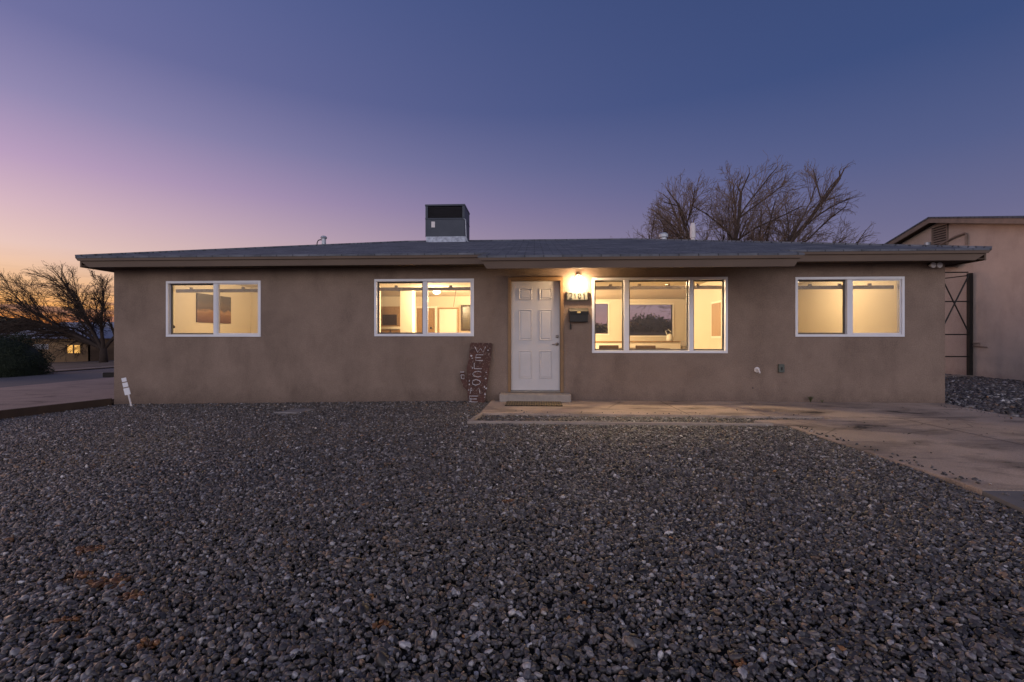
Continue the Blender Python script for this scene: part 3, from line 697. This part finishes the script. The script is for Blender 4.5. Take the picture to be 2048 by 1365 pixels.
# ------------------------------------------------------------------ neighbour house on the right
NX, NYR, NZR, NS = 13.5, 7.45, 5.23, .262
nb_ = thing('neighbour_house', 'pale pink stucco house with low gable seen past the right corner', 'house', (16, 7, 0))
ya, yb = 1.0, 13.9
zt = lambda yy, dz=0: NZR-NS*abs(yy-NYR)-dz
m = MB(); m.prism([(NX, ya+.4, -.3), (NX, yb-.4, -.3), (NX, yb-.4, zt(yb-.4, .18)), (NX, NYR, zt(NYR, .18)), (NX, ya+.4, zt(ya+.4, .18))], (12, 0, 0))
m.build('wall', M['stucco_n'], nb_)
m = MB()
for y0_, y1_ in ((ya, NYR), (NYR, yb)):
    m.prism([(NX-.32, y0_, zt(y0_)), (NX-.32, y1_, zt(y1_)), (NX-.32, y1_, zt(y1_, .05)), (NX-.32, y0_, zt(y0_, .05))], (12.6, 0, 0))
m.build('roof', M['shingle'], nb_)
m = MB()
TR2 = pmat('pale_trim', (.26, .20, .165), (.19, .15, .125), 6, .7)
for y0_, y1_ in ((ya, NYR), (NYR, yb)):
    m.prism([(NX-.30, y0_, zt(y0_, .051)), (NX-.30, y1_, zt(y1_, .051)), (NX-.30, y1_, zt(y1_, .2)), (NX-.30, y0_, zt(y0_, .2))], (.04, 0, 0))
m.build('rake_board', TR2, nb_)
m = MB()
for y0_, y1_ in ((ya, NYR), (NYR, yb)):
    m.prism([(NX-.26, y0_, zt(y0_, .12)), (NX-.26, y1_, zt(y1_, .12)), (NX-.26, y1_, zt(y1_, .14)), (NX-.26, y0_, zt(y0_, .14))], (.26, 0, 0))
m.build('soffit', M['soffit'], nb_)
# louvred gable vent
m = MB(); vz0, vz1, vy0, vy1 = 4.22, 4.90, 7.10, 7.62
for k in range(8):
    z_ = vz0+.02+k*(vz1-vz0-.04)/8
    m.prism([(NX-.05, vy0, z_), (NX-.05, vy1, z_), (NX-.005, vy1, z_+.05), (NX-.005, vy0, z_+.05)], (0, 0, .012))
m.box(NX-.055, NX-.001, vy0-.03, vy0, vz0, vz1); m.box(NX-.055, NX-.001, vy1, vy1+.03, vz0, vz1)
m.build('gable_vent', TR2, nb_)
box('vent_backing', M['black'], nb_, NX-.004, NX-.001, vy0, vy1, vz0, vz1)
MB().tube([(NX-.06, 7.35, 4.26), (NX-.06, 6.75, 4.42), (NX-.06, 6.45, 4.45), (NX-.06, 6.40, 4.40), (NX-.06, 6.40, 4.08)], .03, 8).build('bent_pipe', TR2, nb_)
MB().lathe((NX-.10, 7.75, 4.33), [(0, -.09), (.09, -.09), (.09, .1), (0, .1)], 12).build('pipe_cap', M['galv'], nb_)
MB().prism([(NX-.35, 6.35, 3.60), (NX-.35, 7.4, 3.50), (NX-.01, 7.4, 3.58), (NX-.01, 6.35, 3.68)], (0, 0, .06)).build('hood', TR2, nb_)
MB().sphere((NX-.2, 6.75, 3.50), (.15, .2, .07), 10, 6).build('lamp_under_hood', M['black'], nb_)
m = MB().tube([(NX-.001, 6.15, 1.02), (NX-.08, 6.15, 1.02), (NX-.08, 5.95, 1.02), (NX-.08, 5.95, .95)], .02, 6).tube([(NX-.05, 6.2, .93), (NX-.05, 5.75, .90)], .016, 6)
m.build('pipe_fitting', TR2, nb_)
gt = thing('iron_gate', 'black iron side gate with crossed braces between the two houses', 'gate', (13.0, 6.25, 0))
m = MB().box(13.36, 13.46, 6.2, 6.3, -.1, 3.17); m.build('post', M['black'], gt)
m = MB().box(12.05, 12.13, 6.2, 6.3, -.1, 3.17); m.build('post', M['black'], gt)
m = MB()
for z_ in (3.20, 2.30, 1.28, .60): MB().box(12.13, 13.36, 6.235, 6.265, z_-.018, z_+.018).build('bar', M['black'], gt)
MB().tube([(12.13, 6.25, 2.95), (13.36, 6.25, 3.10)], .016, 6).build('bar', M['black'], gt)

for a, b in (((12.50, 3.15), (13.36, 1.32)), ((12.50, 1.32), (13.36, 3.12))):
    MB().tube([(a[0], 6.22, a[1]), (b[0], 6.22, b[1])], .02, 6).build('cross_brace', M['black'], gt)
MB().box(12.05, 13.48, 6.12, 6.38, -.05, .02).build('sill', M['edging'], gt)

# ------------------------------------------------------------------ bare trees
thin = .5; ENV = None
def grow(rng, segs, p, d, L, r, lvl, maxl, spread, up, bias):
    """tapered polylines of one branch and its side branches"""
    nseg = (7, 6, 4, 3, 3)[lvl]; pts = [p.copy()]; rad = [r]; cur = p.copy(); dd = d.normalized()
    r1 = r*(.35 if lvl < maxl else .4)
    for i in range(nseg):
        jit = Vector((rng.gauss(0, 1), rng.gauss(0, 1), rng.gauss(0, 1)))*(.085 if lvl < 2 else .06)
        dd = (dd+jit+Vector((0, 0, up))+bias*.06).normalized()
        nx_ = cur+dd*(L/nseg)
        if ENV and i > 0:      # keep the crown inside its natural rounded outline
            q = Vector(((nx_.x-ENV[0])/ENV[3], (nx_.y-ENV[1])/ENV[4], (nx_.z-ENV[2])/ENV[5]))
            if q.length > 1+.07*math.sin(nx_.x*2.3)+rng.uniform(-.06, .05): break
        cur = nx_; pts.append(cur.copy()); rad.append(r+(r1-r)*(i+1)/nseg)
        if lvl < maxl and not (i == 0 and lvl < 1):
            for k in range(2 if lvl < 2 else (1 if rng.random() < thin else 2)):
                ax = dd.orthogonal().normalized(); ax.rotate(Matrix.Rotation(rng.uniform(0, 6.283), 3, dd))
                cd_ = dd.copy(); cd_.rotate(Matrix.Rotation(R(rng.uniform(*spread)), 3, ax))
                grow(rng, segs, cur, cd_, L*rng.uniform(.36, .60)*(1-.4*i/nseg), max(rad[-1]*.55, .005), lvl+1, maxl, spread, up, bias)
    segs.append((lvl, pts, rad))
def bare_tree(name, label, base, stems, seed, maxl, spread, up, bias, mt, mw, minr, scale=1, zmin=None):
    rng = random.Random(seed); segs = []
    for si, (dx, dy, dz, L, r) in enumerate(stems):
        rng = random.Random(seed*100+si)
        grow(rng, segs, Vector(base)+Vector((rng.uniform(-.1, .1), rng.uniform(-.1, .1), stems_z*1.0)), Vector((dx, dy, dz)), L, r, 0, maxl, spread, up, bias)
    T = thing(name, label, 'tree', base)
    tr, cw = MB(), MB()
    tr.tube([Vector(base)+Vector((0, 0, -.3)), Vector(base)+Vector((0, 0, stems_z*.5)), Vector(base)+Vector((0, 0, stems_z+.15))], [max(s_[4] for s_ in stems)*2.0, max(s_[4] for s_ in stems)*1.6, max(s_[4] for s_ in stems)*1.3], 10)
    for lvl, pts, rad in segs:
        rad = [max(q, minr) for q in rad]
        if lvl <= 1: tr.tube(pts, rad, 6 if lvl else 8, False)
        else: cw.tube(pts, rad, 3, False)
    tr.build('trunk', mt, T, smooth=True); cw.build('crown', mw, T)
    return T
stems_z = 1.6; thin = .60; ENV = (8.95, 12.2, 4.3, 5.1, 4.5, 4.5)
bare_tree('bare_tree', 'leafless spreading tree standing behind the roof beside the white flue', (8.5, 12.2, 0),
          [(-.95, 0, .90, 6.4, .12), (-.74, .3, 1.10, 6.8, .11), (-.48, -.2, 1.25, 6.8, .12), (-.18, -.3, 1.3, 6.8, .12), (.10, .3, 1.3, 6.8, .11), (.38, -.1, 1.25, 7.2, .13), (.66, .2, 1.10, 7.2, .12), (-1.1, -.2, .55, 5.8, .10), (.95, 0, .85, 7.0, .12), (1.15, .1, .48, 6.2, .10)],
          1, 4, (18, 46), .008, Vector((0, 0, 0)), M['bark'], M['twig'], .0050)
ENV = (-38.5, 26.5, 2.0, 12.0, 7.0, 4.9)
stems_z = 1.0; thin = .82
bare_tree('bare_tree', 'dark leafless tree against the orange sunset left of the house', (-34.6, 26.5, -.8),
          [(-1.0, 0, .50, 8.4, .16), (-1.0, -.3, .66, 8.4, .16), (-.85, .2, .75, 7.4, .15), (-.5, -.1, 1.0, 5.4, .14), (0, 0, 1.2, 4.8, .14), (.6, 0, .9, 4.6, .14), (-1.1, .3, .58, 8.6, .13), (-.75, .1, .95, 8.0, .13)],
          5, 4, (16, 44), -.012, Vector((-.5, 0, -.05)), M['bark_dark'], M['bark_dark'], .0075)
thin = .5; ENV = None
stems_z = 2.5
bare_tree('bare_tree', 'tiny leafless treetop showing over the ridge just left of the cooler', (-6.1, 16.0, 0), [(.1, 0, 1.2, 2.75, .05), (-.12, 0, 1.2, 2.65, .05)], 9, 3, (15, 40), .03, Vector((0, 0, .1)), M['bark'], M['twig'], .008)

# ------------------------------------------------------------------ leafy bushes and far houses
def foliage(m, c, r, n, size, seed, squash=.35):
    rg = np.random.default_rng(seed)
    for i in range(n):
        v = rg.normal(size=3); v /= np.linalg.norm(v)
        if v[2] < -squash: v[2] = -squash*rg.random()
        k = 1+.10*math.sin(v[0]*7+v[1]*5+seed)+.08*math.sin(v[2]*11+v[0]*6)
        k *= rg.uniform(.80, 1.03)
        p = Vector((c[0]+v[0]*r[0]*k, c[1]+v[1]*r[1]*k, c[2]+v[2]*r[2]*k))
        a = Vector(rg.normal(size=3)).normalized(); b = a.cross(Vector(rg.normal(size=3))).normalized()
        s = size*rg.uniform(.5, 1.3)
        m.quad(p-a*s, p+b*s*.4, p+a*s, p-b*s*.4)
def bush(name, label, c, r, n, size, seed, mat, trunk=None):
    T = thing(name, label, 'bush' if trunk is None else 'tree', (c[0], c[1], c[2]-r[2]*.4))
    m = MB(); m.sphere(c, (r[0]*.84, r[1]*.84, r[2]*.84), 20, 12); foliage(m, c, r, n, size, seed); m.build('crown', mat, T)
    if trunk is None: MB().tube([(c[0], c[1], c[2]-r[2]-.1), (c[0], c[1], c[2])], .12, 8).build('trunk', M['bark_dark'], T)
    else: MB().tube([(c[0], c[1], trunk), (c[0], c[1], c[2])], .25, 8).build('trunk', M['bark_dark'], T)
bush('round_bush', 'large rounded dark bush at the left edge beside the street', (-22.5, 9.6, -.10), (1.62, 1.7, 1.52), 34000, .035, 4, M['leaf'])
bush('round_tree', 'distant dome-crowned tree behind the ochre house', (-66.0, 46.5, 2.3), (2.3, 2.3, 1.4), 6000, .16, 6, M['olive'], -1.6)

fh = thing('ochre_house', 'low ochre house across the street with one lit yellow window', 'house', (-46, 34, -1.1))
fy = 31.6
m = MB(); wall_with_holes(m, -52.0, -41.15, -1.3, 1.12, [(-43.30, -41.85, -.30, .56), (-46.5, -45.0, .12, .58)], fy, fy+.2)
m.box(-52, -51.8, fy+.2, fy+8, -1.3, 1.12); m.box(-41.35, -41.15, fy+.2, fy+8, -1.3, 1.12); m.box(-52, -41.15, fy+8, fy+8.2, -1.3, 1.12)
m.build('wall', M['stucco_far'], fh)
m = MB(); A_ = [(-52.4, fy-.4, 1.12), (-40.8, fy-.4, 1.12), (-40.8, fy+8.6, 1.12), (-52.4, fy+8.6, 1.12)]; q0, q1 = (-48.4, fy+4.1, 2.45), (-44.8, fy+4.1, 2.45)
m.quad(A_[0], A_[1], q1, q0); m.quad(A_[1], A_[2], q1); m.quad(A_[2], A_[3], q0, q1); m.quad(A_[3], A_[0], q0); m.quad(*A_[::-1])
m.build('roof', pmat('pale_far_shingle', (.26, .28, .34), (.20, .22, .27), 3, .6), fh)
YW = emis('lit_far_window', (1.0, .52, .14), 1.0)
for (a, b, c_, d_), mt_ in (((-43.30, -41.85, -.30, .56), YW), ((-46.5, -45.0, .12, .58), pmat('frosted', (.3, .3, .34), (.2, .2, .24), 5, .4))):
    m = MB(); frame_ring(m, a, b, c_, d_, .06, fy-.02, fy+.08); m.box((a+b)/2-.04, (a+b)/2+.04, fy-.021, fy+.06, c_+.06, d_-.06)
    wn = m.build('window', M['vinyl'] if mt_ is not YW else M['trim'], fh)
    MB().box(a+.06, b-.06, fy+.09, fy+.11, c_+.06, d_-.06).build('pane', mt_, wn)
ph = thing('pale_outbuilding', 'pale building behind the dark leafless tree, left of the house corner', 'house', (-50, 46, -1.3))
m = MB(); m.box(-60, -44, 44, 50, -1.5, 1.9); m.build('wall', pmat('pale_siding', (.30, .31, .36), (.25, .26, .31), 2, .8), ph)
m = MB(); m.prism([(-60.5, 43.6, 1.9), (-60.5, 50.4, 1.9), (-60.5, 47, 3.2)], (17, 0, 0)); m.build('roof', pmat('pale_roof', (.24, .26, .32), (.2, .21, .26), 2, .7), ph)
o = MB().box(-47, -30, 39.0, 39.25, -1.3, -.05).build('low_wall', M['stucco_far']); tag(o, 'low dark boundary wall in front of the pale building at far left', 'wall')
# back yard boundary and trees seen through the rear windows
o = MB().box(-7.5, 22, 19, 19.2, -.1, 1.5).build('yard_wall', M['stucco']); tag(o, 'brown yard wall seen through the rear windows of the house', 'wall')
SHR = pmat('brown_shrub_leaf', (.13, .09, .065), (.09, .065, .045), 3, .9)
for i, (bx, by, br, bz) in enumerate(((4.6, 22.5, 1.6, 1.05), (7.6, 22.0, 2.0, 1.35), (11.2, 23, 1.9, 1.05))):
    bush('yard_shrub', ('shrub left of centre, seen dimly through the big and rear windows', 'fullest shrub, behind the middle of the rear window', 'shrub at the right, seen dimly through the rear window')[i], (bx, by, bz), (br, br*.8, br*.68), 3500, .12, 20+i, SHR)

# ------------------------------------------------------------------ gravel stones (uncountable)
rg = np.random.default_rng(12)
def inpoly(px, py, poly):
    res = np.zeros(len(px), bool); j = len(poly)-1
    for i in range(len(poly)):
        xi, yi = poly[i]; xj, yj = poly[j]
        c = ((yi > py) != (yj > py)) & (px < (xj-xi)*(py-yi)/(yj-yi+1e-12)+xi); res ^= c; j = i
    return res
yard = [(-8.15, -.01), (-8.56, -1.5), (-8.9, -3.5), (-9.2, -9.0), (3.3, -9.0), (3.28, -5.3), (3.44, -4.0), (3.36, -2.22), (-.95, -2.22), (-.86, -1.48), (-.80, -.01)]
stripg = [(-.85, -1.49), (2.4, -1.515), (4.22, -1.575), (4.25, -1.73), (3.6, -1.79), (3.15, -1.85), (3.05, -1.92), (3.18, -2.03), (3.2, -2.14), (-.86, -2.14)]
sidey = [(7.30, -.02), (7.16, -.9), (7.10, -1.5), (7.14, -2.2), (7.3, -4.7), (14, -4.7), (13.48, 7.5), (7.31, 7.5)]
X, Y, S, Zb = [], [], [], []
def scatter(poly, dens, rmean, zf, cond=None):
    p = np.array(poly); a, b = p.min(0), p.max(0); n = int((b-a).prod()*dens)
    px = rg.uniform(a[0], b[0], n); py = rg.uniform(a[1], b[1], n)
    k = inpoly(px, py, poly)
    if cond is not None: k &= cond(px, py)
    px, py = px[k], py[k]
    X.append(px); Y.append(py); S.append(rmean*np.minimum(np.exp(rg.normal(0, .30, len(px))), 1.9)); Zb.append(zf(px))
gzf = lambda px: -.006-.0165*np.maximum(0, -px-.5)
near = lambda px, py: (py < -4.6) & (np.abs(px) < (py+8.45)*1.35+1.2)
scatter(yard, 2200, .0072, lambda q: gzf(q)-.010, near); LOW = sum(map(len, X))
scatter(yard, 3300, .0085, lambda q: gzf(q)+.001, near)
scatter(yard, 1100, .0100, lambda q: gzf(q)-.008, lambda px, py: (py >= -4.6))
scatter(yard, 2100, .0089, lambda q: gzf(q)+.003, lambda px, py: (py >= -4.6))
scatter(yard, 700, .019, gzf, lambda px, py: (py < -4.6) & ~near(px, py))
scatter(yard, 25, .0135, gzf)
scatter(stripg, 2300, .0115, lambda px: np.full(len(px), -.018))
scatter(sidey, 420, .022, lambda px: np.full(len(px), -.022), lambda px, py: (px > 7.0+np.maximum(0, py)*.0))
edge = lambda px, py: np.full(len(px), .026)
scatter([(3.38, -2.3), (3.46, -4.7), (3.62, -4.7), (3.50, -2.3)], 260, .0085, lambda px: np.full(len(px), .026))
scatter([(3.46, -2.3), (3.60, -4.7), (4.3, -4.7), (4.2, -2.3)], 4, .0075, lambda px: np.full(len(px), .025))
scatter([(3.45, -4.85), (3.32, -6.4), (3.6, -6.4), (3.7, -4.85)], 200, .0085, lambda px: np.full(len(px), .017))
scatter([(-.8, -1.46), (-.76, -1.2), (3.9, -1.3), (4.2, -1.52)], 26, .0075, lambda px: np.full(len(px), .025))
scatter([(7.0, -.3), (7.0, -2.5), (6.7, -2.5), (6.8, -.3)], 60, .010, lambda px: np.full(len(px), .026))
scatter([(-8.1, -.10), (-8.1, -.005), (-.85, -.005), (-.85, -.10)], 1500, .0095, lambda q: gzf(q)+.016)
scatter([(-8.1, -.30), (-8.1, -.10), (-.85, -.10), (-.85, -.22)], 700, .0095, lambda q: gzf(q)+.010)
X, Y, S, Zb = map(np.concatenate, (X, Y, S, Zb)); N = len(X)
# stones kicked onto the edge of the concrete
undul = .012*np.sin(X*1.3+Y*.7)+.010*np.sin(Y*2.1-X*.5)
undul = np.abs(undul)*.8; undul *= np.clip((-Y-.3), 0, 1)*(X < 3.2)*(Y < -2.3)
co = np.stack([X, Y, Zb+undul+rg.uniform(-.003, .004, N)], 1).astype(np.float32)
me = bpy.data.meshes.new('gravel_stones'); me.vertices.add(N); me.vertices.foreach_set('co', co.ravel())
def att(name, typ, data, key):
    a = me.attributes.new(name, typ, 'POINT'); a.data.foreach_set(key, np.ascontiguousarray(data, dtype=np.float32 if typ != 'INT' else np.int32).ravel())
att('srot', 'FLOAT_VECTOR', np.stack([rg.normal(0, .45, N), rg.normal(0, .45, N), rg.uniform(0, 6.283, N)], 1), 'vector')
att('sscl', 'FLOAT_VECTOR', np.stack([S*rg.uniform(1.0, 1.7, N), S*rg.uniform(.78, 1.08, N), S*rg.uniform(.6, .95, N)], 1), 'vector')
att('svar', 'INT', rg.integers(0, 4, N), 'value')
pal = np.array([(.105, .092, .094), (.15, .132, .134), (.065, .057, .058), (.19, .155, .138), (.22, .20, .205), (.24, .16, .115), (.32, .30, .31), (.13, .095, .075), (.46, .43, .43), (.26, .13, .055)])
pal = pal**1.15*.80*np.array((.98, 1.0, .97))
pr_ = np.array([.24, .20, .21, .085, .11, .035, .07, .03, .018, .003])
ci = rg.choice(len(pal), N, p=pr_/pr_.sum()); colr = pal[ci]*rg.uniform(.4, 1.65, (N, 1))
# patches where rusty stones and dead leaves gather
for (cx, cy, cr) in ((-2.55, -5.95, .07), (-2.10, -6.30, .08), (-2.32, -6.25, .06), (-1.86, -6.42, .04), (-1.98, -6.60, .04), (-1.80, -6.72, .03), (-1.5, -6.75, .03), (-.62, -6.6, .03), (-.2, -5.2, .04), (.75, -6.75, .03)):
    k = ((X-cx)/1.6)**2+(Y-cy)**2 < (cr*rg.uniform(.5, 1, N))**2; colr[k] = np.array((.16, .065, .022))*rg.uniform(.35, 1.1, (k.sum(), 1))
att('scol', 'FLOAT_VECTOR', colr, 'vector')
go = bpy.data.objects.new('gravel_stones', me); C.objects.link(go); go['kind'] = 'stuff'
tag(go, 'dark river gravel covering the front yard, side yard and the strip under the porch slab', 'gravel')
pm, t = new_mat('river_stone')
at = t.add('ShaderNodeAttribute', attribute_name='scol', attribute_type='INSTANCER')
tc = t.add('ShaderNodeTexCoord')
n = t.add('ShaderNodeTexNoise', {'Vector': tc.outputs['Object'], 'Scale': 1.6, 'Detail': 4})
col = t.mix(1, at.outputs[0], t.ramp(n.outputs[0], [(.3, (.65,)*3+(1,)), (.7, (1.35,)*3+(1,))]), 'MULTIPLY')
b = t.add('ShaderNodeBsdfPrincipled', {'Base Color': col, 'Roughness': .48, 'Specular IOR Level': .45}); t.add('ShaderNodeOutputMaterial', {0: b.outputs[0]})
ng = bpy.data.node_groups.new('stones', 'GeometryNodeTree')
ng.interface.new_socket('Geometry', in_out='INPUT', socket_type='NodeSocketGeometry'); ng.interface.new_socket('Geometry', in_out='OUTPUT', socket_type='NodeSocketGeometry')
g = NT(ng); gi = g.add('NodeGroupInput'); g_o = g.add('NodeGroupOutput')
joins = []
for k in range(4):
    ico = g.add('GeometryNodeMeshIcoSphere', {'Radius': 1.0, 'Subdivisions': 2})
    pos = g.add('GeometryNodeInputPosition')
    nz = g.add('ShaderNodeTexNoise', {'Vector': pos.outputs[0], 'W': k*7.3+1, 'Scale': .9, 'Detail': 1.0}, noise_dimensions='4D')
    cen = g.add('ShaderNodeVectorMath', {0: nz.outputs['Color'], 1: (.5, .5, .5)}, operation='SUBTRACT')
    scl = g.add('ShaderNodeVectorMath', {0: cen.outputs[0], 3: 1.3}, operation='SCALE')
    sp2 = g.add('GeometryNodeSetPosition', {'Geometry': ico.outputs[0], 'Offset': scl.outputs[0]})
    sh = g.add('GeometryNodeSetShadeSmooth', {0: sp2.outputs[0]})
    ma = g.add('GeometryNodeSetMaterial', {'Geometry': sh.outputs[0], 'Material': pm})
    joins.append(ma.outputs[0])
gti = g.add('GeometryNodeGeometryToInstance')
for s_ in reversed(joins): g.l.new(s_, gti.inputs[0])
na = lambda nm, ty: g.add('GeometryNodeInputNamedAttribute', {0: nm}, data_type=ty).outputs[0]
iop = g.add('GeometryNodeInstanceOnPoints', {'Points': gi.outputs[0], 'Instance': gti.outputs[0], 'Pick Instance': True, 'Instance Index': na('svar', 'INT'), 'Scale': na('sscl', 'FLOAT_VECTOR')})
e2r = g.add('FunctionNodeEulerToRotation', {0: na('srot', 'FLOAT_VECTOR')}); g.l.new(e2r.outputs[0], iop.inputs['Rotation'])
g.l.new(iop.outputs[0], g_o.inputs[0])
md = go.modifiers.new('stones', 'NODES'); md.node_group = ng
me.materials.append(pm)
print('stones', N)

# ------------------------------------------------------------------ small weeds and litter
def weed(x_, y_, z_, h_, n, seed, label):
    rg_ = random.Random(seed); m = MB()
    for k in range(n):
        a = rg_.uniform(0, 6.28); l = h_*rg_.uniform(.5, 1); s = rg_.uniform(.3, 1.0)
        p0 = Vector((x_, y_, z_)); p1 = p0+Vector((math.cos(a)*l*s*.5, math.sin(a)*l*s*.3, l*.7)); p2 = p0+Vector((math.cos(a)*l*s, math.sin(a)*l*s*.6, l*.8))
        m.tube([p0, p1, p2], [.006, .005, .002], 3)
    tag(m.build('weed', M['leafg']), label, 'weed', 'weeds by the wall')
weed(4.93, -.07, .03, .13, 22, 1, 'small dry weed at the foot of the wall below the rightmost window')
weed(5.10, -.12, .03, .06, 10, 2, 'tiny flat weed just right of the larger weed at the wall')
rl = random.Random(14); m = MB()
for k in range(330):
    x_ = rl.uniform(-7.5, 3.1); y_ = rl.uniform(-7.6, -.3); 
    if y_ > -2.3 and x_ > -1.0: continue
    a = rl.uniform(0, 6.28); l = rl.uniform(.02, .075); b_ = rl.uniform(-.6, .6); z_ = gz(x_)+.017
    p0 = Vector((x_, y_, z_)); p1 = p0+Vector((math.cos(a), math.sin(a), .12))*l; p2 = p1+Vector((math.cos(a+b_), math.sin(a+b_), -.12))*l*.8
    m.tube([p0, p1, p2], [.0016, .0014, .0008], 3)
for k in range(240):
    x_ = rl.uniform(-7.5, 3.1); y_ = rl.uniform(-7.6, -.2)
    if y_ > -2.3 and x_ > -1.0: continue
    a = rl.uniform(0, 6.28); s_ = rl.uniform(.008, .022); u = Vector((math.cos(a), math.sin(a), rl.uniform(-.4, .4)))*s_; v_ = Vector((-math.sin(a), math.cos(a), rl.uniform(-.5, .5)))*s_*.6
    p = Vector((x_, y_, gz(x_)+.018)); m.quad(p-u, p+v_+Vector((0, 0, .004)), p+u, p-v_+Vector((0, 0, .004)))
o = m.build('dry_litter', pmat('dry_straw', (.26, .20, .13), (.14, .09, .05), 2, .9)); o['kind'] = 'stuff'; tag(o, 'dry straws and leaf bits strewn over the gravel', 'litter')
rl = random.Random(4); m = MB()
for k in range(46):
    x_ = rl.uniform(1.5, 7); y_ = rl.uniform(-1.4, -.05) if rl.random() < .6 else rl.uniform(-3, -1.6)
    if y_ < -1.55: x_ = rl.uniform(4.3, 7)
    a = rl.uniform(0, 6.28); s = rl.uniform(.010, .028); u = Vector((math.cos(a), math.sin(a), rl.uniform(0, .4)))*s; v_ = Vector((-math.sin(a), math.cos(a), rl.uniform(0, .5)))*s*.5
    p = Vector((x_, y_, .033)); m.quad(p-u, p+v_, p+u, p-v_+Vector((0, 0, .006)))
o = m.build('leaf_litter', M['wood']); o['kind'] = 'stuff'; tag(o, 'scattered dead leaf bits on the concrete', 'leaf litter')
